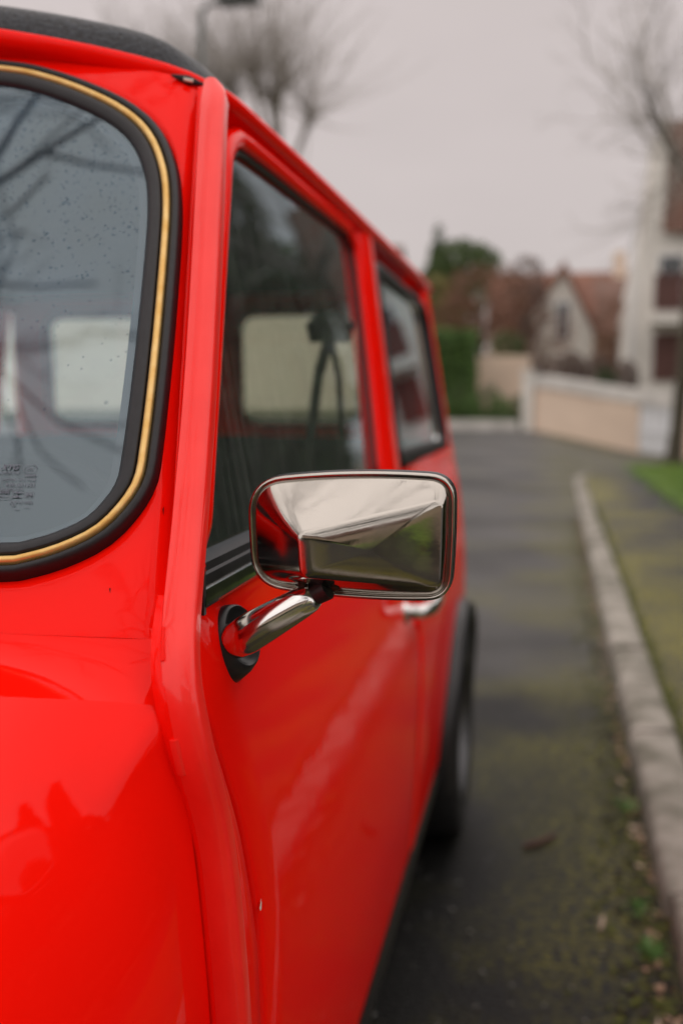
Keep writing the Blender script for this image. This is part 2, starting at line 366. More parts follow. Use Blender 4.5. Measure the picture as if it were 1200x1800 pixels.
gs = mk('bright_strip', V, F, 'gold', seal, sharp=80); gs['label'] = 'yellowed gold finishing strip in the windscreen rubber'
# dark ceramic edge seen inside the glass
V, F = ringsweep(OUT, [(-.0215, -.004), (-.013, -.004)], wsmap); mk('glass_edge', V, F, 'trim_black', seal)

# seam that runs down the front pillar and the front wing
seamY = [(1.282,.866),(1.271,.857),(1.243,.836),(1.104,.744),(1.02,.686),(.947,.631),(.898,.592),(.866,.567),(.845,.559),(.814,.559),(.782,.566),(.751,.570),(.711,.570),(.66,.570),(.55,.572),(.42,.578),(.26,.59)]
SP = catmull([(y, z) for z, y in seamY], 120)
def seam_y(z): return float(np.interp(-z, -SP[:, 1], SP[:, 0]))
# surround panel between the rubber and the pillar edge / front gutter / scuttle
def ws_bound(X):  # top and bottom of the panel on the screen surface
    d = abs(X - XC)
    top = float(np.interp(d, [0, .2, .36, .43, .50, .56, .594, .611], [1.350, 1.348, 1.337, 1.328, 1.317, 1.305, 1.2955, 1.286])) - .003; bot = .872 + .012 * (1 - (d / .66) ** 2)
    return bot, top
cen = OUT.mean(0)
def outer_pt(p):
    d = p - cen; best = 3.0
    lo, hi = 1.0, 3.0
    for _ in range(30):
        m_ = (lo + hi) / 2; q = cen + d * m_; z = .886 + q[1] / KS; b, t = ws_bound(q[0])
        ok = b < z < t and abs(q[0] - XC) < hw(z) - .002
        if ok: lo = m_
        else: hi = m_
    return cen + d * lo
OP = np.array([outer_pt(p) for p in OUT]); IN = OUT + Nw * .0095; RN = 9
def sur(i, j):
    t = j / (RN - 1); q = IN[i] + (OP[i] - IN[i]) * t
    z = .886 + q[1] / KS; edge = hw(z) - abs(q[0] - XC)
    h = -.001 + .0035 * sm(min(1, t * 8)) - .0035
    h -= .010 * sm(1 - edge / .022)
    return wsmap(q[0], q[1], h)
V, F = grid(len(OUT), RN, sur, closed_u=True); mk('windscreen_surround', V, F, 'paint', car, sharp=60)

# scuttle corner below the screen, front wings, bonnet
def wing_prof(y, t):     # t 0..1 : inner top -> shoulder -> side
    ztop = .868 - .075 * max(0, (.45 - y)) ** 1.5 * 1.3 - .02 * max(0, .1 - y)
    xi = .45; n_ = 2.55
    zs = .585; b = ztop - zs; xo = hw(.585) + .003
    if y < .2: xo -= .03 * ((.2 - y) / .6) ** 2
    if t < .78:
        a = math.pi / 2 * t / .78; c_, s_ = max(0, math.cos(a)), max(0, math.sin(a))
        X = xi + (xo - xi) * s_ ** (2 / n_); z = zs + b * c_ ** (2 / n_)
    else:
        zl = .27; d = y - AX_F
        if abs(d) < ARCH: zl = max(zl, AX_Z + math.sqrt(ARCH ** 2 - d * d))
        u = (t - .78) / .22; z = zs + (min(zl, zs - .01) - zs) * u; X = xo + (hw(z) - hw(.585)) * 1.0
    return X, z
def wing_end(t):         # the wing stops here: at the crease against the scuttle on top, at the seam down the side
    return .505 + .0555 * sm((t - .2) / .25)
def wing_edge(t):        # its rear edge: a square shoulder that meets the seam
    if t < .42: u = t / .42; return .45 + .236 * u, .868 - .030 * u ** 1.5
    if t < .78: z = .838 - (.838 - .585) * (t - .42) / .36; return hw(z) - .004, z
    return None
def wing_pt(y, t, ye):
    X, z = wing_prof(y, t); w_ = max(0.0, (y - (ye - .12)) / .12) ** 2.3
    e = wing_edge(t)
    if e is None: return X + (hw(z) - .004 - X) * w_, z
    return X + (e[0] - X) * w_, z + (e[1] - z) * w_
def wing(s):
    nu, nv = 60, 84
    def f(i, j):
        t = j / (nv - 1); a = i / (nu - 1)
        ye = wing_end(t)
        y = -.36 + (ye + .36) * (1 - (1 - a) ** 1.9)
        X, z = wing_pt(y, t, ye)
        nose = sm((-.1 - y) / .26); X -= .12 * nose ** 2; 
        return (XC + s * X, y, z - .05 * nose ** 2)
    V, F = grid(nu, nv, f, flip=(s < 0)); return fix_normals(mk('front_wing', V, F, 'paint', car, sharp=70))
for s in (1, -1): wing(s)
def scuttle(i, j):
    u = i / 119; X = -.688 + 1.376 * u; d = abs(X); t = j / 15
    b = ws_bound(XC + X)[0] + .006
    p1 = np.array([XC + X, wsY(XC + X, b) + .0015, b - .001])
    if d > .45: tt = .42 * min(1, (d - .45) / .236); y2 = wing_end(tt); z2 = wing_edge(min(tt, .4199))[1]
    else: y2 = .4905 - .03 * (1 - (d / .45) ** 2); z2 = .868 + .02 * (1 - (d / .45) ** 2)
    p2 = np.array([XC + X, y2 + .002, z2 - .001])
    pc = p1 + np.array([0, -.57, -.82]) * .030
    p = (1-t)**2 * p1 + 2*t*(1-t) * pc + t*t * p2
    return tuple(p)
V, F = grid(120, 16, scuttle); fix_normals(mk('scuttle_panel', V, F, 'paint', car, sharp=70))
def bonnet(i, j):
    u = i / 29; X = -.447 + .894 * u; t = j / 19; y0 = .470 - .03 * (1 - (X / .45) ** 2); y = -.40 + (y0 + .40) * t
    z = .868 - .075 * max(0, (.45 - y)) ** 1.5 * 1.3 + .03 * (1 - (X / .447) ** 2) - .16 * sm((-.2 - y) / .2)
    return (XC + X, y, z + .006)
V, F = grid(30, 20, bonnet); fix_normals(mk('bonnet', V, F, 'paint', car))
mb = MB(); mb.box((XC-.6, -.36, .30), (XC+.6, -.32, .60)); mb.build('grille_panel', 'trim_black', car)
for s in (1, -1):
    V, F = grid(24, 8, lambda i, j: (XC + s*.53 + .09*math.sin(math.pi/2*j/7)*math.cos(2*math.pi*i/24), -.38 - .05*math.cos(math.pi/2*j/7), .64 + .09*math.sin(math.pi/2*j/7)*math.sin(2*math.pi*i/24)), closed_u=True)
    hl = mk('headlight', V, F, 'lamp_glass', car)
    rm = MB(); rm.tube([(XC + s*.53 + .095*math.cos(2*math.pi*i/24), -.375, .64 + .095*math.sin(2*math.pi*i/24)) for i in range(25)], .009, 8); rm.build('headlight_rim', 'bright_chrome', hl)
mb = MB(); mb.tube([(XC + x, -.42 + .07 * (abs(x)/.66) ** 3, .42) for x in np.linspace(-.66, .66, 21)], (.045, .018), 10); mb.build('front_bumper', 'bright_chrome', car)

# ---- seam cover: U channel standing proud of the body
def seam(s):
    pr = [(-.003,-.001),(-.003,-.0075),(-.0022,-.0087),(.0025,-.0099),(.0068,-.0104),(.0112,-.0100),(.0152,-.0088),(.0172,-.0072),(.018,-.0048),(.018,.004),(-.006,.006)]
    def f(i, j):
        y, z = SP[i]; tx, tz = SP[min(i+1, len(SP)-1)] - SP[max(i-1, 0)]; l = math.hypot(tx, tz); ny, nz = tz / l, -tx / l   # in-plane normal (pointing forward is -)
        if ny < 0: ny, nz = -ny, -nz
        o_, d_ = pr[j]; wd = 1.0 if z < 1.27 else 1 - .5 * sm((z - 1.27) / .015)
        return (XC + s * (hw(z) + o_ * wd), y + ny * d_, z + nz * d_)
    V, F = grid(len(SP), len(pr), f); F += [tuple(range(len(pr))), tuple((len(SP)-1)*len(pr) + j for j in range(len(pr)))]
    o = fix_normals(mk('seam_cover', V, F, 'faded_red', car, sharp=35)); o['label'] = 'faded pinkish red cover strip over the pillar seam'
    # inner lip of the welded flange, and the turned tabs of the cover
    pr2 = [(-.010,-.0055),(-.0055,-.0085),(-.0005,-.0092),(.0012,-.0085),(.0015,-.006)]
    idx = [i for i in range(len(SP)) if SP[i][1] < .90]
    def f2(i, j):
        y, z = SP[idx[i]]; a = sm((.90 - z) / .03); o_, d_ = pr2[j]
        return (XC + s * (hw(z) + o_), y + d_ * a, z)
    V, F = grid(len(idx), len(pr2), f2); fix_normals(mk('weld_flange', V, F, 'paint', o, sharp=70))
    for z0, z1 in ((.883, .866), (.822, .800)):
        m_ = MB(); P = [(XC + s * (hw(z) - .0005), seam_y(z) - .0098, z) for z in np.linspace(z0, z1, 5)]
        m_.tube(P, (.0030, .0013), 6); m_.build('clip_tab', 'faded_red', o)
for s in (1, -1): seam(s)
V = []; F = []                       # specks of dirt on the near pillar seam
for _ in range(16):
    z = rng.uniform(.62, 1.22); i0 = int(np.argmin(abs(SP[:, 1] - z))); y = SP[i0][0]; o_ = rng.uniform(.001, .014); r_ = rng.uniform(.0002, .0005); k = len(V)
    for a in range(5): V.append((XC + hw(z) + o_ + r_*math.cos(a*1.257), y - .0094 - (0.0003 if .002 < o_ < .012 else 0), z + r_*1.3*math.sin(a*1.257)))
    F.append(tuple(k + a for a in range(5)))
tag(mk('dirt_specks', V, F, 'rust', car), kind='stuff')

for s in (1, -1):
    def ret(i, j):
        z = .83 + (1.284 - .83) * i / 60; t = j / 8; X = hw(z) - .010 + .013 * t
        y0 = wsY(XC + X, z) + .004; y1 = seam_y(z) - .003
        return (XC + s * X, y0 + (y1 - y0) * sm(t) , z)
    V, F = grid(61, 9, ret); fix_normals(mk('pillar_return', V, F, 'paint', car, sharp=70))

# ---- roof and gutter
def gutter_path(s=1, n=140):
    P = [(0, .800, 1.350), (.2, .808, 1.348), (.36, .832, 1.340), (.43, .845, 1.331), (.50, .858, 1.319), (.56, .872, 1.306), (.594, .882, 1.2955), (.611, .910, 1.289), (.618, .97, 1.288), (.620, 1.4, 1.289), (.620, 2.0, 1.290), (.618, 2.45, 1.290), (.606, 2.62, 1.289), (.55, 2.69, 1.288), (.40, 2.71, 1.288), (.2, 2.72, 1.288), (0, 2.72, 1.288)]
    return catmull(P, n)
GP = gutter_path()
GL = [(x, y, z) for x, y, z in GP] + [(-x, y, z) for x, y, z in GP[-2:0:-1]]
GA = np.array(GL); ng = len(GA)
gt = np.roll(GA, -1, 0) - np.roll(GA, 1, 0); gt[:, 2] = 0; gt /= np.linalg.norm(gt, axis=1)[:, None]
gn = np.stack([gt[:, 1], -gt[:, 0]], 1)
if np.sum(gn * (GA[:, :2] - [0, 1.8])) < 0: gn = -gn
gprof = [(-.030,-.030),(-.016,-.016),(-.006,-.011),(.000,-.0095),(.0035,-.006),(.0045,-.001),(.0035,.0035),(.0010,.0050),(-.0025,.0040),(-.005,-.001),(-.014,-.002),(-.018,.002),(-.020,.012)]
V, F = grid(ng, len(gprof), lambda i, j: (XC + GA[i][0] + gn[i][0]*gprof[j][0], GA[i][1] + gn[i][1]*gprof[j][0], GA[i][2] + gprof[j][1]), closed_u=True)
gut = fix_normals(mk('roof_gutter', V, F, 'paint', car, sharp=50))
RR = 26
def roofpt(i, j):
    b = GA[i]; q = np.array([b[0] + gn[i][0] * -.0145, b[1] + gn[i][1] * -.0145]); c = np.array([0.0, 1.80 if .98 < b[1] < 2.6 else 1.8])
    # move inwards along the local normal first (roll), then to the spine
    t = j / (RR - 1)
    sp = np.array([0.0, min(max(b[1], 1.25), 2.35)])
    u = t ** 2.6; p = q + (sp - q) * u
    dist = np.linalg.norm(p - q)
    z = b[2] + .043 * (1 - math.exp(-dist / .014)) + max(.010, 1.384 - b[2] - .043) * (1 - (1 - u) ** 2.2)
    return (XC + p[0], p[1], z)
V, F = grid(ng, RR, roofpt, closed_u=True)
roof = fix_normals(mk('roof', V, F, 'vinyl', car, sharp=80)); roof['label'] = 'grained black vinyl roof covering'
mb = MB(); V, F = grid(ng, 3, lambda i, j: (XC + GA[i][0]*(1 - j*.5) * .95, 1.8 + (GA[i][1]-1.8)*(1 - j*.5)*.96, 1.285 + .02*j), closed_u=True); mk('headlining', V, F, 'trim_dark', car)
# little jewel of water and dirt hole under the front gutter corner (drain notch)
nx = .565; 
mb = MB(); mb.tube([(-.318, .8625, 1.2935), (-.305, .868, 1.2900), (-.292, .876, 1.2875)], [(.0010, .0010), (.0043, .0043), (.0010, .0010)], 8); dn = mb.build('drain_notch', 'trim_black', gut)
mb = MB(); mb.tube([(-.307, .8625, 1.2895), (-.300, .866, 1.2885)], [.0016, .0016], 6); mb.build('sealant_blob', 'chip', gut)

# ---- side: cant rail, pillars, A panel, quarter panel, doors
def strip(name, f, nu, nv, m, parent, sharp=50): 
    V, F = grid(nu, nv, f); return fix_normals(mk(name, V, F, m, parent, sharp=sharp))
DW = [(.680,.905),(.697,.935),(.80,1.075),(.890,1.198),(.915,1.230),(.945,1.247),(.99,1.254),(1.25,1.256),(1.475,1.257),(1.515,1.250),(1.535,1.222),(1.498,1.06),(1.450,.925),(1.443,.905),(1.3,.9035),(1.0,.9035)]
DWC = catmull(DW, 220, closed=True)
QW = rquad([(1.645,.914), (2.458,.905), (2.442,1.232), (1.722,1.244)], [.03, .05, .07, .03], 8, 14)
def umap(s, base=0.0): return lambda y, z, h: side(y, z, s, base + h)
DOOR_R = lambda z: 1.468 + (z - .905) * .30 if z > .905 else 1.600
def gap_y(z): return float(np.interp(z, [.24, .578, .642, .679, .730, .785, .83, .885], [.668, .667, .665, .658, .645, .623, .605, .618]))
for s in (1, -1):
    # body side above the door: cant rail
    def cant(i, j):
        y = .87 + (2.70 - .87) * i / 60; t = j / 7
        z = [1.279, 1.2795, 1.280, 1.2815, 1.283, 1.284, 1.285, 1.288][j]; o_ = [-.016, -.004, .0015, .002, .000, -.003, -.006, -.010][j]
        return side(y, z, s, o_)
    strip('cant_rail', cant, 61, 8, 'paint', car)
    # B pillar
    def bp(i, j):
        z = .88 + (1.279 - .88) * i / 20; a = 1.476 + max(0, z - .905) * .30; b = 1.628 + (z - .905) * .21
        t = j / 9; y = a + (b - a) * t; o_ = .001 - .016 * max(0, 1 - t * 7) - .02 * max(0, (t - .86) / .14) + .0045 * math.sin(math.pi * t)
        return side(y, z, s, o_)
    strip('centre_pillar', bp, 21, 10, 'paint', car)
    # C pillar and header/foot of the quarter window
    def cp(i, j):
        z = .88 + (1.285 - .88) * i / 16; a = 2.462 - .05 * (z - .9); t = j / 9; y = a + (Y_END - .10 - a) * t
        return side(y, z, s, -.012 * max(0, 1 - t * 9))
    strip('rear_pillar', cp, 17, 10, 'paint', car)
    V, F = ringsweep(QW, [(-.024,-.010),(-.022,-.003),(-.014,.001),(-.004,.002),(.003,.001),(.006,-.006)], umap(s)); qs = mk('quarter_window_seal', V, F, 'rubber', car, sharp=60); fix_normals(qs)
    QG = rquad([(1.66,.925), (2.262,.918), (2.205,1.218), (1.735,1.230)], [.025, .03, .04, .025], 8, 14)
    V, F = fillfan(QG, umap(s, -.006), 5); qg = fix_normals(mk('quarter_window', V, F, 'glass_quarter', car))
    V, F = ringsweep(QG, [(-.006,-.006),(-.004,-.002),(.003,-.002),(.006,-.008)], umap(s)); fix_normals(mk('glass_trim', V, F, 'bright_chrome', qg))
    QB = rquad([(2.268,.912), (2.455,.907), (2.438,1.228), (2.213,1.234)], .012, 4, 8)
    V, F = fillfan(QB, umap(s, -.012), 3); fix_normals(mk('quarter_window_panel', V, F, 'trim_black', car))
    # quarter panel
    def qp(i, j):
        y = 1.604 + (Y_END - 1.604) * (i / 70); t = j / 30; zl = .245; d = y - AX_R
        if abs(d) < ARCH: zl = max(zl, AX_Z + math.sqrt(ARCH**2 - d*d))
        z = zl + (.905 - zl) * t; o_ = -.012 * max(0, 1 - i / 1.5) + .006 * math.exp(-((z - .895) / .006) ** 2) 
        return side(y, z, s, o_)
    strip('rear_quarter_panel', qp, 71, 31, 'paint', car, 60)
    # A panel between seam and door gap
    def ap(i, j):
        z = .25 + (.845 - .25) * i / 50; a = seam_y(z) + .004; b = max(a + .002, gap_y(z) - .0015); t = j / 7
        return side(a + (b - a) * t, z, s, -.006 * max(0, (t - .86) / .14))
    strip('front_pillar_panel', ap, 51, 8, 'paint', car, 60)
    # pillar root behind the seam
    def pr_(i, j):
        z = .80 + .49 * i / 30; t = j / 4; return side(seam_y(z) + .003 + .04 * t, z, s, -.0 - .022 * t)
    strip('front_pillar', pr_, 31, 5, 'paint', car)
    # sill and its black trim
    def sl_(i, j):
        y = .57 + (2.10 - .57) * i / 30; a = j / 8 * math.pi; return (XC + s * (.697 + .016 * math.sin(a) - .03 * (a / math.pi)), y, .270 - .085 * (j / 8))
    strip('sill_trim', sl_, 31, 9, 'black_plastic', car)

    # ---- door
    door = link(bpy.data.objects.new('door', None)); door.parent = car; door.matrix_parent_inverse = Matrix.Translation(ROOTLOC[car.name]).inverted()
    def dk(i, j):
        nu_, nv_ = 56, 52; z = .256 + (.8985 - .256) * (j / (nv_-1)); a = gap_y(z) + .0015 if z < .886 else gap_y(.885) + .0015; b = DOOR_R(min(z, .9)) - .003
        t = i / (nu_ - 1); t = (0, .0012, .004)[i] if i < 3 else (1 - (0, .0012, .004)[nu_-1-i] if i > nu_-4 else t)
        e = min(i, nu_-1-i, j); o_ = (-.010, -.0022, -.0004)[e] if e < 3 else 0
        o_ += .0025 * sm((z - .872) / .012) - .006 * sm((z - .890) / .008)
        return side(a + (b - a) * t, z, s, o_)
    V, F = grid(56, 52, dk); fix_normals(mk('door_skin', V, F, 'paint', door, sharp=60))
    V, F = ringsweep(DWC, [(-.006,-.016),(.000,-.012),(.0015,-.004),(.004,-.0005),(.010,.0015),(.0165,.0012),(.0195,-.001),(.0205,-.006),(.0205,-.020)], umap(s))
    fix_normals(mk('window_frame', V, F, 'paint', door, sharp=50))
    V, F = ringsweep(DWC, [(-.0045,-.010),(-.0035,-.0065),(.0012,-.0060)], umap(s)); mk('glazing_rubber', V, F, 'black_plastic', door)
    V, F = ringsweep(DWC, [(.016,-.016),(.042,-.016)], umap(s)); mk('door_seal', V, F, 'trim_black', door)
    V, F = fillfan(DWC + out_normals(DWC) * .0, umap(s, -.0125), 8); fix_normals(mk('window_glass', V, F, 'glass_door', door))
    # waist strip: rubber wiper over a bright finisher
    def wst(i, j):
        y = .632 + (1.470 - .632) * i / 40; o_, z = [(-.012,.912),(-.004,.911),(.0005,.9085),(.0015,.9035),(.0032,.9020),(.0040,.8985),(.0036,.8950)][j]
        return side(y, z, s, o_)
    V, F = grid(41, 7, wst); wp = fix_normals(mk('waist_rubber', V, F, 'rubber', door, sharp=30))
    def wsc(i, j):
        y = .629 + (1.470 - .629) * i / 40; o_, z = [(.0034,.8955),(.0062,.8945),(.0072,.8900),(.0066,.8850),(.0045,.8825),(.001,.8820)][j]
        return side(y, z, s, o_)
    V, F = grid(41, 6, wsc); fix_normals(mk('waist_strip', V, F, 'dark_chrome' if 'dark_chrome' in MATS else 'chrome', door, sharp=30))
    mb = MB(); a_ = side(.6285, .896, s, .002); mb.box((a_[0]-.006, a_[1]-.002, .879), (a_[0]+.006, a_[1]+.0025, .9105)); mb.build('strip_end_cap', 'black_plastic', door)
    # door handle: base plate, lever, push end
    hy, hz = 1.50, .70
    hy0, hy1 = 1.455, 1.572; hz = .714
    mb = MB()
    P = [side(hy0, hz - .004, s, .002), side(hy0 + .004, hz - .003, s, .024), side(hy0 + .03, hz - .001, s, .038), side(hy0 + .08, hz + .003, s, .042), side(hy1 - .01, hz + .006, s, .038), side(hy1 + .004, hz + .007, s, .026)]
    mb.tube(catmull(P, 18), [(.010, .007)] * 18, 10); hd = mb.build('handle', 'bright_chrome', door)
    mb = MB(); mb.tube([side(hy1 + .012, hz + .006, s, -.002), side(hy1 + .012, hz + .006, s, .020), side(hy1 + .012, hz + .006, s, .024)], [.014, .013, .008], 14); mb.build('push_button', 'bright_chrome', hd)
    mb = MB(); mb.tube([side(hy0 - .006, hz - .004, s, -.002), side(hy0 - .006, hz - .004, s, .005)], [(.016, .012), (.014, .010)], 14); mb.build('handle_base', 'bright_chrome', hd)
    mb = MB(); mb.tube([side(hy1 + .005, hz - .045, s, -.001), side(hy1 + .005, hz - .045, s, .005)], [.012, .011], 14); mb.build('lock_barrel', 'paint', hd)
    if s == 1:
        zc = .664; yy = gap_y(zc); V = [side(yy + a, zc + b, 1, .0007) for a, b in ((-.001, 0), (.0005, -.0025), (.003, -.003), (.0045, .001), (.0038, .005), (.0022, .0022))]
        fix_normals(mk('paint_chip', V, [tuple(range(6))], 'chip', door))
    # inner door card and dark shut gap behind
    def dc(i, j): y = .60 + 1.02 * i / 6; z = .22 + .68 * j / 6; return side(y, z, s, -.045)
    strip('door_card', dc, 7, 7, 'trim_black', door)
    def gp_(i, j): z = .25 + .64 * i / 20; return side(gap_y(z) - .012 + .024 * j, z, s, -.014)
    strip('shut_gap', gp_, 21, 2, 'trim_black', door)
    # rear arch extension and wheels
    for ay in (AX_R, AX_F):
        ac = side(ay, .5, s)[0]
        def ae(i, j):
            a = math.pi * (-.06 + 1.12 * i / 40); r_, o_ = [(.300,-.012),(.305,.002),(.298,.020),(.288,.031),(.279,.033),(.272,.026),(.270,-.02)][j]
            y, z = ay + r_ * math.cos(a), AX_Z + r_ * math.sin(a); return (side(ay, max(z, .25), s)[0] + s * o_, y, z)
        V, F = grid(41, 7, ae); fix_normals(mk('wheel_arch_extension', V, F, 'black_plastic', car, sharp=50))
        whl = link(bpy.data.objects.new('wheel', None)); whl.parent = car; whl.matrix_parent_inverse = Matrix.Translation(ROOTLOC[car.name]).inverted()
        xo = XC + s * .734
        tp = [(-.150,.160),(-.160,.225),(-.148,.243),(-.110,.2495),(-.045,.2495),(-.010,.243),(.001,.225),(-.001,.205),(-.006,.185),(-.012,.160)]
        V, F = grid(56, len(tp), lambda i, j: (xo + s * tp[j][0], ay + tp[j][1] * math.cos(2*math.pi*i/56), AX_Z + tp[j][1] * math.sin(2*math.pi*i/56)), closed_u=True); fix_normals(mk('tyre', V, F, 'tyre', whl, sharp=50))
        rp = [(-.012,.166),(-.004,.168),(-.003,.160),(-.012,.153),(-.030,.146),(-.034,.10),(-.022,.07),(-.020,.03),(-.016,.001)]
        V, F = grid(40, len(rp), lambda i, j: (xo + s * rp[j][0], ay + rp[j][1] * math.cos(2*math.pi*i/40), AX_Z + rp[j][1] * math.sin(2*math.pi*i/40)), closed_u=True); fix_normals(mk('rim', V, F, 'alloy', whl, sharp=40))
# rear face, floor, inner tubs
for s in (1, -1):          # a pair of rear doors, each with its own window
    RW = rquad([(s*.27-.165,.945), (s*.27+.165,.945), (s*.27+.160,1.243), (s*.27-.160,1.243)], .055, 8, 12)
    rdo = link(bpy.data.objects.new('rear_door', None)); rdo.parent = car; rdo.matrix_parent_inverse = Matrix.Translation(ROOTLOC[car.name]).inverted()
    V, F = ringsweep(RW, [(-.012,-.004),(-.008,.006),(.008,.008),(.014,-.002)], lambda u, v, h: (XC + u, 2.64 + h - .10 * (v - .95), v)); fix_normals(mk('rear_window_seal', V, F, 'rubber', rdo))
    V, F = fillfan(RW, lambda u, v, h: (XC + u, 2.64 - .10 * (v - .95), v), 4); fix_normals(mk('rear_window', V, F, 'glass_rear', rdo))
    e0, e1 = (.004, .60) if s > 0 else (-.60, -.004)
    RO = rquad([(e0,.90), (e1,.90), (e1*.95 if s > 0 else e1,1.29), (e0 if s > 0 else e0*.95,1.29)], .02, 8, 12)
    V, F = grid(len(RW), 5, lambda i, j: (lambda p: (XC + p[0], 2.645 - .10 * (p[1] - .95) + .10 * max(0, (abs(p[0]) - .44) / .16) ** 2, p[1]))(RW[i] + (RO[i] - RW[i]) * j / 4), closed_u=True); fix_normals(mk('door_frame', V, F, 'paint', rdo))
def tail(i, j): u = i / 40; x = -.575 + 1.15 * u; z = .28 + .63 * j / 12; return (XC + x, Y_END - .012 - .10 * (abs(x) / .575) ** 6 * .5 - .06 * sm((z - .7) / .25), z)
strip('rear_door_skin', tail, 41, 13, 'paint', car)
mb = MB(); mb.tube([(XC + x, 2.90 - .05 * (abs(x)/.66) ** 4, .40) for x in np.linspace(-.66, .66, 21)], (.04, .018), 10); mb.build('rear_bumper', 'bright_chrome', car)
mb = MB(); mb.box((XC-.62, -.2, .19), (XC+.62, 2.75, .21)); mb.build('floor_pan', 'trim_black', car)
mb = MB(); mb.box((XC-.56, .52, .21), (XC+.56, .56, .84)); mb.build('bulkhead', 'trim_black', car)
for s in (1, -1):
    for ay in (AX_R, AX_F):
        V, F = grid(20, 2, lambda i, j: (XC + s * (.42 + .24 * j), ay + .30 * math.cos(math.pi * i / 19), .24 + .30 * math.sin(math.pi * i / 19))); mk('wheel_tub', V, F, 'trim_black', car)
# interior
def rbox(name, lo, hi, m, parent, r=.03):
    bm = bmesh.new(); bmesh.ops.create_cube(bm, size=1)
    for v in bm.verts: v.co = Vector(((lo[0]+hi[0])/2 + v.co.x*(hi[0]-lo[0]), (lo[1]+hi[1])/2 + v.co.y*(hi[1]-lo[1]), (lo[2]+hi[2])/2 + v.co.z*(hi[2]-lo[2])))
    bmesh.ops.bevel(bm, geom=bm.edges[:], offset=r, segments=4, profile=.6, affect='EDGES')
    me = bpy.data.meshes.new(name); bm.to_mesh(me); bm.free(); me.materials.append(MATS[m]); me.shade_smooth()
    o = link(bpy.data.objects.new(name, me)); o.parent = parent
    l = ROOTLOC.get(parent.name)
    if l is not None: o.matrix_parent_inverse = Matrix.Translation(l).inverted()
    return o
for s in (1, -1):
    st = link(bpy.data.objects.new('front_seat', None)); st.parent = car; st.matrix_parent_inverse = Matrix.Translation(ROOTLOC[car.name]).inverted()
    x = XC + s * .33
    rbox('seat_cushion', (x-.23, 1.0, .36), (x+.23, 1.46, .50), 'trim_dark', st, .05)
    b_ = rbox('backrest', (x-.225, 1.40, .46), (x+.225, 1.52, .965), 'trim_dark', st, .055)
rbox('rear_bench', (XC-.56, 2.05, .4), (XC+.56, 2.30, .56), 'trim_dark', car, .05)
rbox('rear_backrest', (XC-.58, 2.30, .5), (XC+.58, 2.42, .93), 'trim_dark', car, .05)
rbox('parcel_shelf', (XC-.60, 2.38, .895), (XC+.60, 2.66, .915), 'trim_dark', car, .005)
rbox('dashboard', (XC-.60, .625, .74), (XC+.60, .80, .868), 'trim_dark', car, .03)
sw = MB(); cx_, cy_, cz_ = XC + .33, .96, .80
sw.tube([(cx_ + .175*math.cos(a), cy_ + .175*math.sin(a)*.42, cz_ + .175*math.sin(a)*.91 ) for a in np.linspace(0, 2*math.pi, 49)], .011, 8); swo = sw.build('steering_wheel', 'trim_black', car)
sw = MB()
for a in (R(0), R(180), R(270)): sw.tube([(cx_, cy_ - .02, cz_), (cx_ + .17*math.cos(a), cy_ + .17*math.sin(a)*.42, cz_ + .17*math.sin(a)*.91)], (.016, .004), 6)
sw.tube([(cx_, cy_, cz_), (cx_, cy_ - .2, cz_ - .12)], .03, 10); sw.build('wheel_spokes', 'steel', swo)
for s in (1, -1):      # seat belt: anchor loop high on the pillar with two straps of webbing
    bx = XC + s * (hw(1.1) - .048); by = 1.455
    mb = MB(); mb.tube([(bx, by + .0, 1.10), (bx, by, 1.125), (bx, by, 1.145)], [(.03, .010), (.036, .014), (.016, .010)], 12); bl = mb.build('seat_belt', 'trim_black', car)
    mb = MB(); mb.tube([(bx, by, 1.11), (bx - s*.012, by - .02, 1.055), (bx - s*.022, by - .035, .96), (bx - s*.03, by - .04, .70)], [(.004, .024)] * 4, 8); mb.build('webbing', 'trim_dark', bl)
    mb = MB(); mb.tube([(bx, by, 1.11), (bx + s*.012, by + .005, 1.05), (bx + s*.016, by + .01, .95), (bx + s*.016, by + .01, .5)], [(.003, .017)] * 4, 8); mb.build('webbing', 'trim_dark', bl)

# ---- door mirror (near side)
er = Vector((1, .03, 0)).normalized(); eu = Vector((0, -.02, 1)).normalized(); en = er.cross(eu).normalized()
if en.y > 0: en = -en
MO = Vector((-.1273, .675, .9290)); A_, B_ = .0697, .0432
dm = link(bpy.data.objects.new('door_mirror', None)); dm.parent = car; dm.matrix_parent_inverse = Matrix.Translation(ROOTLOC[car.name]).inverted()
dm['label'] = 'chrome door mirror on a chrome stem'
def ml(u, v, h): return MO + er * u + eu * v + en * h
rimq = rquad([(-A_*.97, -B_*.86), (A_*.97, -B_), (A_, B_*.92), (-A_, B_*.82)], [.021, .016, .017, .024], 8, 10)
# slight convex bow of the long edges
def bow(P):
    Q = P.copy(); Q[:, 1] += np.sign(P[:, 1]) * .0042 * (1 - (P[:, 0] / A_) ** 2); Q[:, 0] += np.sign(P[:, 0]) * .0015 * (1 - (P[:, 1] / B_) ** 2); return Q
rimo = bow(rimq); rn = out_normals(rimo)
fq = rquad([(-.40*A_, -.57*B_), (.89*A_, -.80*B_), (.91*A_, .60*B_), (-.42*A_, .11*B_)], [.005, .009, .008, .005], 8, 10)
def fdep(u): return .034 - .0265 * ((u + .41 * A_) / (1.32 * A_))
basei = rimo - rn * .0045
NL = len(rimo); loops = []
loops.append([ml(*(p), -.016) for p in rimo - rn * .002]); loops.append([ml(*(p), -.006) for p in rimo])
for o_, h in ((.0003, -.003), (.0002, .0000), (-.0008, .0013), (-.0020, .0013), (-.0028, .0004), (-.0033, .0000), (-.0038, .0004)): loops.append([ml(*(p), h) for p in rimo + rn * o_])
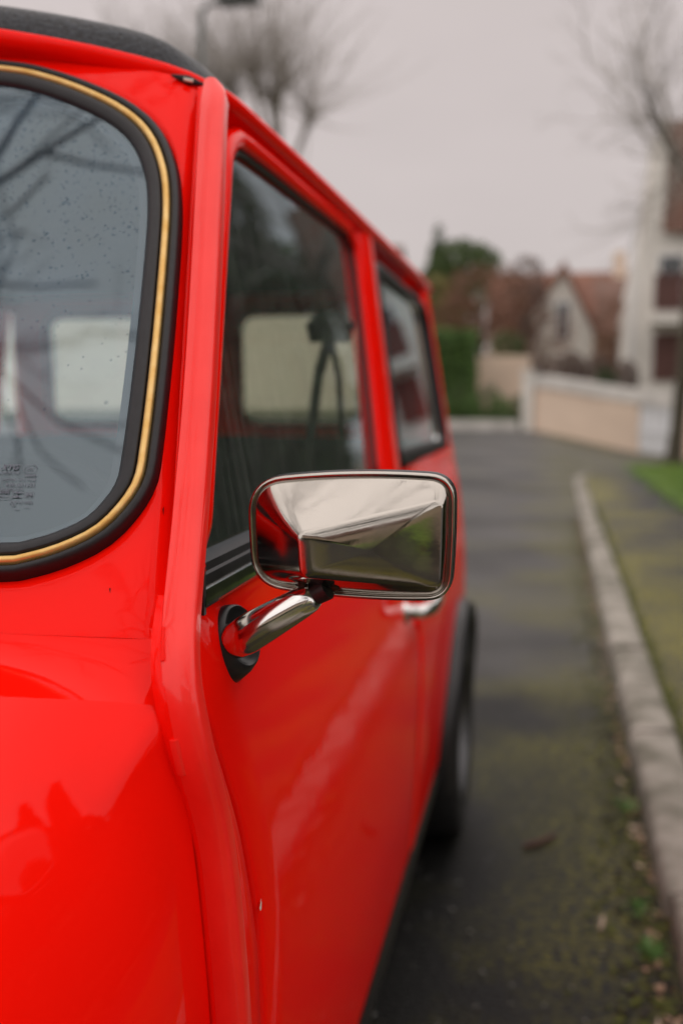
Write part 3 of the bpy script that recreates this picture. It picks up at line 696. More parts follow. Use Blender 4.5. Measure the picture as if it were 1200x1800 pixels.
for t in (0, .05, .12, .3, .5, .7, .85, .92, .965, .99):
    lp = []
    for p, q in zip(basei, fq):
        m_ = p + (q - p) * t; fl = t + .035 * math.sin(math.pi * t); lp.append(ml(m_[0], m_[1], .0012 + (fdep(q[0]) - .0012) * fl))
    loops.append(lp)
fc = fq.mean(0)
for sc, hh in ((.985, .0006), (.95, .0012), (.8, .0026), (.5, .0038), (.2, .0042)):
    loops.append([ml(*(fc + (q - fc) * sc), fdep((fc + (q - fc) * sc)[0]) + hh) for q in fq])
V = [v for l in loops for v in l]; F = [(k*NL+i, k*NL+(i+1) % NL, (k+1)*NL+(i+1) % NL, (k+1)*NL+i) for k in range(len(loops)-1) for i in range(NL)]
V.append(ml(*fc, fdep(fc[0]) + .0043)); F += [((len(loops)-1)*NL+i, (len(loops)-1)*NL+(i+1) % NL, len(V)-1) for i in range(NL)]
fix_normals(mk('mirror_housing', V, F, 'chrome', dm, sharp=75))
V = [ml(*p, -.015) for p in rimo - rn * .003]; mk('mirror_glass', V, [tuple(range(NL))], 'mirror_glass', dm)
V = [v for off, h in ((.0003, -.017), (.0006, -.012), (.0005, -.0085), (-.0002, -.0075)) for v in [ml(*p, h) for p in rimo + rn * off]]
F = [(k*NL+i, k*NL+(i+1) % NL, (k+1)*NL+(i+1) % NL, (k+1)*NL+i) for k in range(3) for i in range(NL)]; fix_normals(mk('rim_gasket', V, F, 'black_plastic', dm))
for u in (-.46, -.13):
    c = ml(u*A_, -.80*B_ - (.001 if u > -.3 else .0), .0095 if u > -.3 else .0080); ax = (en * .55 - eu * .8).normalized()
    mb = MB(); mb.tube([c - ax*.002, c + ax*.001, c + ax*.0018], [.0030, .0030, .0018], 10); mb.build('screw', 'rust', dm)
    mb = MB(); mb.tube([c - ax*.0022, c + ax*.0002], [.0046, .0046], 12); mb.build('screw_recess', 'black_plastic', dm)
S0 = Vector((-.2065, .674, .8535)); S1 = ml(-.31*A_, -.94*B_, .007)
ax = (S1 - S0).normalized(); sd = ax.cross(Vector((0, 1, 0))).normalized(); S0c = S0 + Vector((0, -.010, 0)) - ax * .003
SPn = [S0c - ax*.0035, S0c - ax*.002, S0c + ax*.001, S0c + ax*.006, S0c + ax*.014, S0c.lerp(S1, .5), S0c.lerp(S1, .8), S1 - ax*.006, S1 - ax*.0025, S1 - ax*.001]
mb = MB(); mb.tube(SPn, [.004, .0090, .0120, .0136, .0138, .0124, .0108, .0098, .0082, .0050], 24, up=sd); mb.build('mirror_stem', 'bright_chrome', dm, sharp=60)
mb = MB(); mb.tube([S1 - ax*.004, S1 + ax*.003, S1 + ax*.008], [.0070, .0076, .0080], 16); mb.build('pivot_bush', 'black_plastic', dm)
# rubber foot: an oval boss that rises from the door along the stem, with a dished end
FP = [(-.030, .0250), (-.012, .0240), (-.002, .0222), (.0032, .0200), (.0042, .0186), (.0032, .0166), (.0012, .0145), (.0005, .0080)]
sd2 = ax.cross(sd).normalized()
V, F = grid(40, len(FP), lambda i, j: S0 + ax * (FP[j][0] + .006 * math.sin(2*math.pi*i/40 + 2.4) * (FP[j][0] > -.02)) + sd * (FP[j][1] * 1.12 * math.cos(2*math.pi*i/40)) + sd2 * (FP[j][1] * .92 * math.sin(2*math.pi*i/40)), closed_u=True)
fix_normals(mk('rubber_foot', V, F, 'black_plastic', dm, sharp=45))

# ---- water marks and drops on the screen, and the print in its corner
V = []; F = []
for _ in range(2800):
    X = rng.uniform(-.62, -.295); z = .95 + .34 * rng.beta(2.4, 1.5)
    if rng.random() > (.25 + .75 * sm((z - 1.02) / .2)): continue
    q_ = np.array([X, (z - .886) * KS]); k_ = int(np.argmin(np.sum((OUT - q_) ** 2, axis=1)))
    if np.dot(q_ - OUT[k_], Nw[k_]) > -.020: continue
    r = rng.uniform(.0003, .0011) * (1 if rng.random() < .9 else 1.5); k0 = len(V); n = 8; el = rng.uniform(.7, 1.5)
    v0 = (z - .886) * KS
    for kk, (rr, hh) in enumerate(((1, .0012), (.75, .0012 + r * .35), (.3, .0012 + r * .5))):
        for a in range(n):
            an = 2 * math.pi * a / n; V.append(wsmap(X + r*rr*math.cos(an), v0 + r*rr*el*math.sin(an), hh))
    for kk in range(2):
        for a in range(n): F.append((k0+kk*n+a, k0+kk*n+(a+1) % n, k0+(kk+1)*n+(a+1) % n, k0+(kk+1)*n+a))
    F.append(tuple(k0 + 2*n + a for a in range(n)))
tag(mk('water_drops', V, F, 'droplet', ws_glass), kind='stuff')
def flat_text(name, txt, X, z, size, align='RIGHT', shear=0.0, bold=0.0):
    cu = bpy.data.curves.new('t', 'FONT'); cu.body = txt; cu.size = size; cu.align_x = align; cu.shear = shear; cu.offset = bold; cu.resolution_u = 3
    to = bpy.data.objects.new('t', cu); COL.objects.link(to)
    dg = bpy.context.evaluated_depsgraph_get(); me = bpy.data.meshes.new_from_object(to.evaluated_get(dg))
    v0 = (z - .886) * KS
    for v in me.vertices: v.co = Vector(wsmap(X + v.co.x, v0 + v.co.y, .0021))
    me.materials.clear(); me.materials.append(MATS['print']); bpy.data.objects.remove(to); me.name = name
    o = link(bpy.data.objects.new(name, me)); o.parent = ws_glass; return o
for txt, X, z, sz, sh, bo in (('XYG', -.3475, .9712, .0056, .35, .00012), ('LAMINATED', -.3455, .9683, .0028, 0, 0), ('E000039', -.3340, .9667, .0022, 0, .00005), ('DOT563  AS1  M168', -.3335, .9640, .0026, 0, 0),
        ('43R-001532', -.3330, .9603, .0040, 0, 0), ('AS 2602-2556', -.3400, .9580, .0026, 0, 0), ('SABS', -.3485, .9560, .0030, 0, .00008), ('APPROVED', -.3478, .9537, .0018, 0, 0), ('SN', -.3332, .9543, .0036, 0, .00012),
        ('OCP N\u00ba 0003', -.3315, .9497, .0027, 0, 0), ('19', -.3425, .9478, .0026, 0, 0), ('....', -.3330, .9472, .0040, 0, .0001), ('....', -.3390, .9460, .0040, 0, .0001)):
    flat_text('glass_print', txt, X, z, sz, 'RIGHT', sh, bo)
flat_text('glass_print', 'C', -.3408, .9709, .0030, 'CENTER'); flat_text('glass_print', 'C', -.3394, .9709, .0030, 'CENTER'); flat_text('glass_print', 'C', -.3380, .9709, .0030, 'CENTER')
def flat_ring(cx, cz, a, b, w_, box=False):
    n = 32; v0 = (cz - .886) * KS; P = []
    for i in range(n):
        an = 2 * math.pi * i / n; c_, s_ = math.cos(an), math.sin(an)
        if box: c_ = math.copysign(abs(c_) ** .45, c_); s_ = math.copysign(abs(s_) ** .45, s_)
        P.append((c_, s_))
    V, F = grid(n, 2, lambda i, j: wsmap(cx + P[i][0] * (a + w_ * j), v0 + P[i][1] * (b + w_ * j), .0021), closed_u=True)
    mk('glass_print', V, F, 'print', ws_glass)
flat_ring(-.3394, .9718, .0042, .0031, .0003); flat_ring(-.3520, .9553, .0060, .0034, .00025, True)
flat_ring(-.3355, .9555, .0029, .0023, .0002, True)
v0 = (.9552 - .886) * KS     # bracket mark of two wedge bars
for sg in (1, -1):
    V = [wsmap(-.3428 + a, v0 + sg * b, .0021) for a, b in ((-.0032, .0021), (.0032, .0021), (.0032, .0014), (.0011, .0014), (0, .0004), (-.0011, .0014), (-.0032, .0014))]
    mk('glass_print', V, [tuple(range(7))], 'print', ws_glass)

# ================================================================== SURROUNDINGS
mat('render_beige', (0.78, 0.62, 0.49), rough=.9, nscale=.8, col2=(0.66, 0.52, 0.41), bump=.2, bscale=40)
mat('render_white', (0.78, 0.75, 0.70), rough=.9, nscale=.6, col2=(0.66, 0.63, 0.58))
mat('render_cream', (0.80, 0.76, 0.67), rough=.9, nscale=.5, col2=(0.74, 0.70, 0.61))
mat('coping', (0.72, 0.69, 0.65), rough=.85, nscale=2, col2=(0.5, 0.48, 0.45))
mat('tile_orange', (0.25, 0.115, 0.075), rough=.85, nscale=2.5, col2=(0.16, 0.08, 0.06), bump=.4, bscale=6)
mat('tile_brown', (0.17, 0.085, 0.06), rough=.85, nscale=2.5, col2=(0.10, 0.06, 0.045), bump=.4, bscale=6)
mat('wood_brown', (0.13, 0.055, 0.045), rough=.6, nscale=6, namt=.3)
mat('window_dark', (0.03, 0.035, 0.04), rough=.1)
mat('gate_white', (0.75, 0.76, 0.78), rough=.5, nscale=2, namt=.1)
mat('bark', (0.10, 0.085, 0.06), rough=.95, nscale=9, col2=(0.05, 0.045, 0.03), bump=.6, bscale=25)
mat('twig', (0.22, 0.20, 0.175), rough=.9)
mat('twig_pale', (0.32, 0.295, 0.265), rough=.9)
mat('leaf_dark', (0.026, 0.056, 0.016), rough=.6, nscale=2, col2=(0.05, 0.085, 0.022))
mat('leaf_hedge', (0.10, 0.19, 0.035), rough=.6, nscale=2, col2=(0.06, 0.125, 0.025))
mat('leaf_green', (0.075, 0.12, 0.028), rough=.6, nscale=2, col2=(0.05, 0.085, 0.02))
mat('leaf_yellow', (0.20, 0.17, 0.04), rough=.6, nscale=2, col2=(0.14, 0.13, 0.03))
mat('leaf_rust', (0.25, 0.125, 0.075), rough=.8, nscale=2, col2=(0.16, 0.085, 0.06))
mat('leaf_mauve', (0.17, 0.115, 0.095), rough=.8, nscale=2, col2=(0.11, 0.08, 0.065))
mat('metal_grey', (0.10, 0.115, 0.11), rough=.5)
mat('core', (0.02, 0.03, 0.012), rough=1)
mat('core_rust', (0.10, 0.06, 0.04), rough=1)

def quads(C, size, flatten=1.0):
    """leaf-sized quads at points C"""
    n = len(C); a = rng.normal(size=(n, 3)); a /= np.linalg.norm(a, axis=1)[:, None]; b = rng.normal(size=(n, 3)); b = np.cross(a, b); b /= np.linalg.norm(b, axis=1)[:, None]
    s_ = (size * rng.uniform(.6, 1.35, n))[:, None]
    V = np.stack([C - a*s_, C + b*s_*.55, C + a*s_, C - b*s_*.55], 1).reshape(-1, 3)
    return V, n
def leafmesh(name, C, size, m):
    V, n = quads(np.asarray(C), size); me = bpy.data.meshes.new(name)
    me.vertices.add(len(V)); me.vertices.foreach_set('co', V.ravel()); me.loops.add(4*n); me.loops.foreach_set('vertex_index', np.arange(4*n)); me.polygons.add(n); me.polygons.foreach_set('loop_start', np.arange(0, 4*n, 4)); me.polygons.foreach_set('loop_total', np.full(n, 4)); me.update(); me.validate()
    me.materials.append(MATS[m]); return me
def blob_points(n, lobes):
    """points in the shell of several lobes (x,y,z,rx,ry,rz)"""
    P = []; wts = np.array([l[3]*l[4]*l[5] for l in lobes]) ** .67; wts /= wts.sum()
    for l, k in zip(lobes, rng.multinomial(n, wts)):
        d = rng.normal(size=(k, 3)); d /= np.linalg.norm(d, axis=1)[:, None]; r = rng.uniform(.55, 1.08, k) ** .6
        P.append(np.array(l[:3]) + d * r[:, None] * np.array(l[3:]))
    return np.concatenate(P)
def child(name, me, parent):
    o = link(bpy.data.objects.new(name, me)); o.parent = parent; return o
def lmk(name, V, F, m, parent, smooth=True):       # mesh in the parent's own coordinates
    l = ROOTLOC.pop(parent.name, None); o = mk(name, V, F, m, parent, smooth)
    if l is not None: ROOTLOC[parent.name] = l
    return o
def leafy_tree(name, loc, lobes, n, size, m, label, cat='tree', trunk_h=2.0, tr=.14, group=None):
    r = root(name, loc, label, cat, group)
    child('crown', leafmesh('crown', blob_points(n, lobes), size, m), r)
    mb = MB(); mb.tube([(0,0,-.1), (.03,0,trunk_h*.5), (0,.03,trunk_h)], [tr*1.2, tr, tr*.7], 10)
    for l in lobes[:6]: mb.tube([(0,0,trunk_h*.8), (l[0]*.5, l[1]*.5, (trunk_h+l[2])/2), tuple(l[:3])], [tr*.5, tr*.35, tr*.15], 6)
    lmk('trunk', mb.V, mb.F, 'bark', r); return r
def limb(mb, tw, p, d, ln, rad, depth, spread=.55, gravity=.05, minr=.004):
    P = [Vector(p)]; dd = Vector(d).normalized(); n = 4
    for i in range(n):
        dd = (dd + Vector(rng.normal(0, .13, 3)) + Vector((0, 0, gravity))).normalized(); P.append(P[-1] + dd * ln / n)
    rr = [max(minr, rad * (1 - .5 * i / n)) for i in range(n + 1)]
    (mb if rad > .03 else tw).tube(P, rr, 7 if rad > .03 else 3, cap=False)
    if depth == 0: return
    k = 4 if depth > 1 else 5
    for i in range(k):
        q = P[1 + i % n] if i < k - 1 else P[-1]
        nd = (dd + Vector(rng.normal(0, spread, 3))).normalized()
        limb(mb, tw, q, nd, ln * rng.uniform(.55, .8), max(minr, rad * rng.uniform(.42, .6)), depth - 1, spread, gravity, minr)
def bare_tree(name, loc, h, label, trunk_r=.13, limbs=6, depth=3, ln=2.0, lean=(0,0), group=None, tw_m='twig', seed=1, spread=.55, minr=.006):
    global rng
    keep = rng; rng = np.random.default_rng(seed)
    r = root(name, loc, label, 'tree', group); mb, tw = MB(), MB()
    top = Vector((lean[0], lean[1], h)); mb.tube([(0,0,-.2), (lean[0]*.2, lean[1]*.2, h*.12), top*.5, top], [trunk_r*1.5, trunk_r*1.12, trunk_r, trunk_r*.75], 12)
    for i in range(limbs):
        a = 2 * math.pi * (i + rng.uniform(-.3, .3)) / limbs; el = rng.uniform(.35, 1.1)
        limb(mb, tw, top * rng.uniform(.75, 1.0), (math.cos(a)*math.cos(el), math.sin(a)*math.cos(el), math.sin(el)), ln * rng.uniform(.8, 1.15), trunk_r * .36, depth, spread, minr=minr)
    lmk('trunk', mb.V, mb.F, 'bark', r); lmk('crown', tw.V, tw.F, tw_m, r); rng = keep; return r
def pollard(name, loc, h, label, stubs, ntw, tl, group=None, seed=3, trunk_r=.14):
    global rng
    keep = rng; rng = np.random.default_rng(seed)
    r = root(name, loc, label, 'tree', group); mb, tw = MB(), MB()
    mb.tube([(0,0,-.2), (0,0,.3), (.03,.02,h*.6), (0,0,h)], [trunk_r*1.5, trunk_r*1.15, trunk_r, trunk_r*.8], 12)
    for (x, y, z) in stubs:
        e = Vector((x, y, z)); b = Vector((0, 0, h - .1)); d = (e - b).normalized()
        mb.tube([b, b.lerp(e, .5) + Vector((0,0,-.08)), e - d*.12, e, e + d*.10], [.055, .038, .042, .075, .035], 9)
        for k in range(ntw):
            dd = (d * .5 + Vector((0, 0, .55)) + Vector(rng.normal(0, .55, 3))).normalized(); P = [e + d*.05]; l_ = tl * rng.uniform(.5, 1.1)
            for i in range(3): dd = (dd + Vector(rng.normal(0, .08, 3)) + Vector((0, 0, .05))).normalized(); P.append(P[-1] + dd * l_ / 3)
            tw.tube(P, [.011, .009, .007, .004], 3, cap=False)
    lmk('trunk', mb.V, mb.F, 'bark', r); lmk('crown', tw.V, tw.F, 'twig', r); rng = keep; r.scale = (3.1, 3.1, 3.1); return r
def hedge(name, x0, x1, y0, y1, z1, n, size, m, label, core='core', rz=0):
    cx, cy = (x0+x1)/2, (y0+y1)/2; b = gz(cx, cy) - .05
    r = root(name, (cx, cy, b), label, 'hedge'); dx, dy = (x1-x0)/2, (y1-y0)/2; h = z1 - b
    mb = MB(); mb.box((-dx*.97, -dy*.9, 0), (dx*.97, dy*.9, h*.96)); lmk('branches', mb.V, mb.F, core, r, False)
    A = [dx*2*h, dy*2*h, dx*dy*4]; tot = 2*A[0] + 2*A[1] + A[2]; P = []
    for fc, ar in ((0, A[0]), (1, A[0]), (2, A[1]), (3, A[1]), (4, A[2])):
        k = int(n * ar / tot); u = rng.uniform(-1, 1, k); v = rng.uniform(0, 1, k); j = rng.normal(0, .05, k)
        P.append({0: np.stack([u*dx, -dy + j, v*h], 1), 1: np.stack([u*dx, dy + j, v*h], 1), 2: np.stack([-dx + j, u*dy, v*h], 1), 3: np.stack([dx + j, u*dy, v*h], 1), 4: np.stack([u*dx, (2*v-1)*dy, h + j], 1)}[fc])
    child('foliage', leafmesh('foliage', np.concatenate(P), size, m), r); return r

# ---- beige wall closing the view, with pillar, coping and white gate
def seg_box(mb, a, b, th, z0, z1, off=0.0):
    a, b = np.array(a, float), np.array(b, float); d = (b - a) / np.linalg.norm(b - a); n_ = np.array([d[1], -d[0]])   # n_ towards the camera side
    n = 8; rows = []
    for i in range(n + 1):
        p = a + (b - a) * i / n; g = gz(*p)
        for q in (p + n_ * (off), p + n_ * (off - th)): 
            for z in (z0 + g, z1 + g): rows.append((q[0], q[1], z))
    k = len(mb.V); mb.V += rows
    for i in range(n):
        o_ = k + 4*i
        for e, f in ((0, 1), (1, 3), (3, 2), (2, 0)): mb.F.append((o_+e, o_+f, o_+4+f, o_+4+e))
    mb.F += [(k, k+1, k+3, k+2), (k+4*n, k+4*n+2, k+4*n+3, k+4*n+1)]
WA, WB, WC, WD = (-.42, 33.9), (2.62, 30.55), (3.62, 29.45), (12, 22)
gw = root('garden_wall', (WA[0], WA[1], gz(*WA)), 'long beige rendered garden wall with white coping across the road', 'wall')
mb = MB(); seg_box(mb, WA, WB, .22, -.2, 1.42); fix_normals(mb.build('wall_face', 'render_beige', gw, False))
mb = MB(); seg_box(mb, WA, WC, .34, 1.42, 1.80, .06); fix_normals(mb.build('coping', 'coping', gw, False))
mb = MB(); seg_box(mb, WC, WD, .22, -.2, 1.42); fix_normals(mb.build('wall_face', 'render_beige', gw, False))
mb = MB(); seg_box(mb, WC, WD, .34, 1.42, 1.80, .06); fix_normals(mb.build('coping', 'coping', gw, False))
mb = MB(); mb.box((WA[0]-.32, WA[1]-.18, -.2), (WA[0]+.03, WA[1]+.25, 1.80)); mb.box((WA[0]-.38, WA[1]-.24, 1.80), (WA[0]+.09, WA[1]+.31, 1.92)); mb.build('gate_pillar', 'render_white', gw, False)
gt_ = root('white_gate', (WB[0], WB[1], gz(*WB)), 'white metal gate set in the beige garden wall', 'gate')
dv = (np.array(WC) - np.array(WB))
for k in range(5):
    mb = MB(); a = np.array(WB) + dv * (k/5 + .01); b = np.array(WB) + dv * ((k+1)/5 - .01); seg_box(mb, a, b, .05, .04, 1.38, -.05 if k % 2 else -.045); fix_normals(mb.build('board', 'gate_white', gt_, False))
mb = MB(); seg_box(mb, WB, WC, .04, .62, .72, -.0); fix_normals(mb.build('rail', 'gate_white', gt_, False))
# retaining wall and low wall on the left of the opening
rw_ = root('retaining_wall', (-2.2, 38, 0), 'stained beige retaining wall behind the clipped hedge', 'wall')
mb = MB(); mb.box((-6.0, 37.9, -.2), (-.55, 38.2, 2.55)); mb.build('wall_face', 'render_beige', rw_, False)
for x in (-1.35, -2.6): mb = MB(); mb.box((x-.14, 37.8, -.2), (x+.14, 37.9, 2.5)); mb.build('pier', 'render_beige', rw_, False)
lw_ = root('low_wall', (-3, 33, 0), 'low pale stone edging along the far side of the road', 'wall')
mb = MB(); seg_box(mb, (-16, 31.2), (-.85, 34.0), .22, -.1, .30); fix_normals(mb.build('edging', 'coping', lw_, False))
tag(lw_, cat='low wall')
hedge('clipped_hedge', -4.7, -2.45, 35.6, 36.9, 3.3, 9000, .07, 'leaf_hedge', 'dark green clipped hedge behind the rear of the car')
shp = [(-3.4 + .5*i + rng.uniform(-.1, .1), rng.uniform(-.2, .2)) for i in range(6)]
for i, (x, dy) in enumerate(shp):
    r_ = root('low_shrub', (x, 35.0 + dy, 0), ['low green shrub nearest the car in the bed below the retaining wall', 'second low green shrub from the car in the bed', 'third low green shrub from the car in the bed', 'fourth low green shrub from the car in the bed', 'fifth low green shrub from the car in the bed', 'low green shrub nearest the wall pillar in the bed'][i], 'shrub', 'shrubs in the bed')
    child('foliage', leafmesh('foliage', blob_points(1300, [(0,0,.5,.46,.4,.5 + (.55 if i in (1, 3) else .12)), (.2,0,.35,.36,.3,.35)]), .05, 'leaf_green' if i % 2 else 'leaf_hedge'), r_)
    mb = MB(); mb.tube([(0,0,0),(0,0,.6)], [.03,.015], 6); lmk('stem', mb.V, mb.F, 'bark', r_)

# ---- trees behind
leafy_tree('evergreen_tree', (-5.0, 60, 0), [(0,0,8.4,1.9,1.5,1.6), (1.1,0,8.6,1.3,1,1.2), (-.9,0,7.4,1.4,1.2,1.5), (.6,0,7.0,1.4,1.3,1.2), (-.3,0,5.6,1.6,1.5,1.5)], 7000, .15, 'leaf_green', 'rounded green evergreen tree above the brown bushes', trunk_h=6.5)
leafy_tree('conifer', (-6.4, 62, 0), [(0,0,10.4,.28,.28,1.0), (0,0,9.2,.6,.6,1.1), (0,0,7.8,.9,.9,1.3), (0,0,6.2,1.2,1.2,1.5)], 3600, .13, 'leaf_dark', 'narrow dark conifer with a pointed top beside the evergreen tree', trunk_h=9)
leafy_tree('yellow_bush', (-5.8, 55, 0), [(0,0,6.4,1.0,.9,1.1), (.4,0,5.2,1.1,.9,1.2), (-.3,0,3.8,1.2,1,1.4)], 3000, .11, 'leaf_yellow', 'yellowish green tall bush beside the rear of the car roof', 'bush', 4)
leafy_tree('brown_tree', (-2.9, 47, 0), [(0,0,5.2,1.9,1.4,1.8), (-1.1,0,4.4,1.2,1.2,1.4), (1.1,0,5.6,1.0,1,1.3), (.4,0,3.4,1.6,1.3,1.4)], 5200, .085, 'leaf_rust', 'rusty brown winter tree above the clipped hedge', trunk_h=4)
leafy_tree('brown_tree', (2.75, 44.5, -.4), [(0,0,4.0,.8,.8,1.5), (.4,0,3.2,.7,.8,1.2), (-.3,0,3.0,.6,.7,1.2)], 2200, .075, 'leaf_rust', 'rusty brown bush between the gabled house and the tall house', 'bush', 3)
leafy_tree('brown_tree', (-.15, 46.5, 0), [(0,0,3.6,.8,.8,1.5), (.5,0,2.6,.9,.8,1.2), (.9,0,4.0,.5,.6,.9)], 900, .075, 'leaf_rust', 'sparse rusty bush in front of the left half of the white gable', 'bush', 3, .05)
leafy_tree('olive_tree', (-1.0, 50, 0), [(0,0,6.5,.9,.8,1.2), (.3,0,5.2,.8,.8,1.4), (0,0,3.5,.7,.7,1.3)], 2200, .09, 'leaf_mauve', 'slim brownish tree left of the white gabled house', trunk_h=5)
for i, (x, y, sx, sz, lab) in enumerate(((.55, 37.2, .9, 1.15, 'leftmost brown leafless bush behind the garden wall'), (1.5, 36.8, .9, 1.35, 'middle brown leafless bush behind the garden wall'), (2.35, 36.2, .7, 1.2, 'brown leafless bush behind the wall close to the tall white house'))):
    r_ = root('leafless_bush', (x, y, gz(x, y)), lab, 'bush', 'brown bushes behind the wall')
    child('foliage', leafmesh('foliage', blob_points(2600, [(0,0,1.6,sx,.7,sz*.9), (.3,0,2.2,sx*.6,.5,sz*.55)]), .055, 'leaf_mauve'), r_); mb = MB(); mb.tube([(0,0,0),(0,0,1.6)], [.06,.03], 6); lmk('stem', mb.V, mb.F, 'bark', r_)
leafy_tree('dark_shrub', (1.85, 33.4, gz(1.85, 33.4)), [(0,0,1.9,.35,.3,.5)], 700, .05, 'leaf_dark', 'small dark green shrub showing over the garden wall', 'shrub', 1.5, .05)
leafy_tree('small_green_bush', (-1.6, 44, 0), [(0,0,3.2,.7,.6,.6)], 900, .07, 'leaf_green', 'small bright green bush left of the white gabled house', 'bush', 3, .06)

# ---- houses
def poly_prism(pts, y0, y1):
    n = len(pts); V = [(x, y0, z) for x, z in pts] + [(x, y1, z) for x, z in pts]
    return V, [tuple(range(n)), tuple(range(2*n-1, n-1, -1))] + [(i, (i+1) % n, n+(i+1) % n, n+i) for i in range(n)]
def add_window(parent, x0, x1, z0, z1, y, m='window_dark', fr='gate_white'):
    mb = MB(); mb.box((x0, y-.06, z0), (x1, y-.02, z1)); wn = mb.build('window', m, parent, False)
    mb = MB(); t_ = .07
    for a, b in (((x0-t_, y-.09, z0-t_), (x1+t_, y-.03, z0)), ((x0-t_, y-.09, z1), (x1+t_, y-.03, z1+t_)), ((x0-t_, y-.09, z0), (x0, y-.03, z1)), ((x1, y-.09, z0), (x1+t_, y-.03, z1)), (((x0+x1)/2-.03, y-.08, z0), ((x0+x1)/2+.03, y-.03, z1))): mb.box(a, b)
    mb.build('frame', fr, wn, False)
h1 = root('gabled_house', (.5, 52, 0), 'white house with pointed gable and orange tiled roof beyond the wall', 'house')
V, F = poly_prism([(-1.75, 0), (2.2, 0), (2.2, 4.3), (.75, 7.2), (-1.75, 3.9)], 51.5, 55); fix_normals(mk('wall', V, F, 'render_white', h1, False))
V, F = grid(2, 4, lambda i, j: (([-3.0, 6.2][i]), [53.2, 56.2, 56.3, 60][j], [4.6, 7.55, 7.6, 4.4][j])); rf = fix_normals(mk('roof', V, F, 'tile_orange', h1, False))
V, F = poly_prism([(-2.0, 3.75), (-1.8, 3.6), (.75, 7.1), (2.25, 4.1), (2.5, 4.2), (.75, 7.6)], 51.2, 56); fix_normals(mk('gable_roof', V, F, 'tile_orange', rf, False))
mb = MB(); mb.box((3.3, 55.4, 6.2), (3.9, 56.0, 8.5)); mb.build('chimney', 'render_beige', rf, False)
mb = MB(); mb.box((-2.9, 53.4, 0), (6.0, 58, 4.7)); mb.build('side_wall', 'render_beige', h1, False)
add_window(h1, .45, 1.05, 3.9, 5.6, 51.5); add_window(h1, -.8, .0, 1.4, 2.7, 51.5); add_window(h1, 3.2, 4.2, 1.6, 3.2, 53.4)
V, F = grid(2, 3, lambda i, j: (([2.2, 9.0][i]), [49.5, 51, 53][j], [4.0, 5.9, 6.9][j])); fix_normals(mk('annex_roof', V, F, 'tile_brown', rf, False))

h2 = root('tall_house', (5, 40, -.6), 'tall white house with steep brown roof and a balcony at the right', 'house')
V, F = poly_prism([(2.75, -.8), (6.6, -.8), (6.6, 7.6), (3.62, 7.6), (3.05, 4.2), (2.85, 2.0)], 40, 47); fix_normals(mk('wall', V, F, 'render_white', h2, False))
V, F = poly_prism([(3.60, 7.4), (4.10, 7.4), (4.14, 11.35), (4.05, 11.35)], 39.9, 46); fix_normals(mk('gable_edge', V, F, 'render_white', h2, False))
V, F = grid(2, 3, lambda i, j: ([4.06, 6.9][i], [39.6, 41.0, 47][j], [7.0, 11.3, 11.4][j])); fix_normals(mk('roof', V, F, 'tile_brown', h2, False))
mb = MB(); mb.box((3.72, 38.9, 3.70), (5.35, 40, 4.10)); bal = mb.build('balcony', 'render_white', h2, False)
for k in range(5):
    mb = MB(); mb.box((3.75 + .32*k, 38.92, 4.16), (4.05 + .32*k, 38.97, 5.35)); mb.build('board', 'wood_brown', bal, False)
mb = MB(); mb.box((3.72, 38.88, 5.35), (5.35, 39.0, 5.45)); mb.build('handrail', 'wood_brown', bal, False)
add_window(h2, 3.95, 4.9, 1.75, 3.35, 40, 'wood_brown', 'wood_brown'); add_window(h2, 4.05, 4.8, 4.3, 6.2, 40); 
mb = MB(); mb.box((3.03, 39.9, 1.9), (3.12, 39.98, 7.4)); mb.build('drainpipe', 'gate_white', h2, False)

h3 = root('cream_house', (-14, 41, 0), 'cream rendered house seen through the rear window of the car', 'house')
mb = MB(); mb.box((-23, 41, -.2), (-6.6, 49, 5.6)); mb.build('wall', 'render_cream', h3, False)
V, F = grid(2, 3, lambda i, j: ([-23.5, -6.2][i], [40.5, 45, 49.5][j], [5.5, 7.6, 5.5][j])); fix_normals(mk('roof', V, F, 'tile_brown', h3, False))
add_window(h3, -22, -20.6, 2.0, 3.6, 41); add_window(h3, -7.8, -6.9, 4.4, 5.2, 41)
hedge('front_hedge', -22, -5.5, 39.0, 39.9, .42, 5000, .07, 'leaf_green', 'low green hedge in front of the cream house')

# ---- right-hand verge: lawn and the bare tree on it
lawnV = [(1.30,15.0),(1.16,13.4),(1.14,11.2),(1.20,9.5),(1.5,8.5),(2.6,8.0),(5,7.6),(9,7.6),(14,7.6),(14,13.3),(6,14.0),(3.2,14.8)]
P = catmull(lawnV, 220, closed=True); P = P + rng.normal(0, .05, P.shape)
V, F = fillfan(P, lambda x, y, h: (x, y, KH + .012 + gz(x, y)), 6); lawn = fix_normals(mk('lawn', V, F, 'soil')); tag(lawn, kind='structure')
gpts = []
c = P.mean(0)
while len(gpts) < 26000:
    i = rng.integers(len(P)); t = math.sqrt(rng.random()) * 1.0; q = c + (P[i] - c) * t * rng.uniform(.95, 1.03)
    if q[0] < 6: gpts.append(q)
gpts = np.array(gpts); n = len(gpts); an = rng.uniform(0, 6.28, n); hh = rng.uniform(.03, .075, n); z0 = np.array([KH + .01 + gz(*q) for q in gpts]); wv = .005
V = np.stack([np.stack([gpts[:,0]-wv*np.cos(an), gpts[:,1]-wv*np.sin(an), z0], 1), np.stack([gpts[:,0]+wv*np.cos(an), gpts[:,1]+wv*np.sin(an), z0], 1), np.stack([gpts[:,0]+rng.normal(0,.02,n), gpts[:,1]+rng.normal(0,.02,n), z0+hh], 1)], 1).reshape(-1, 3)
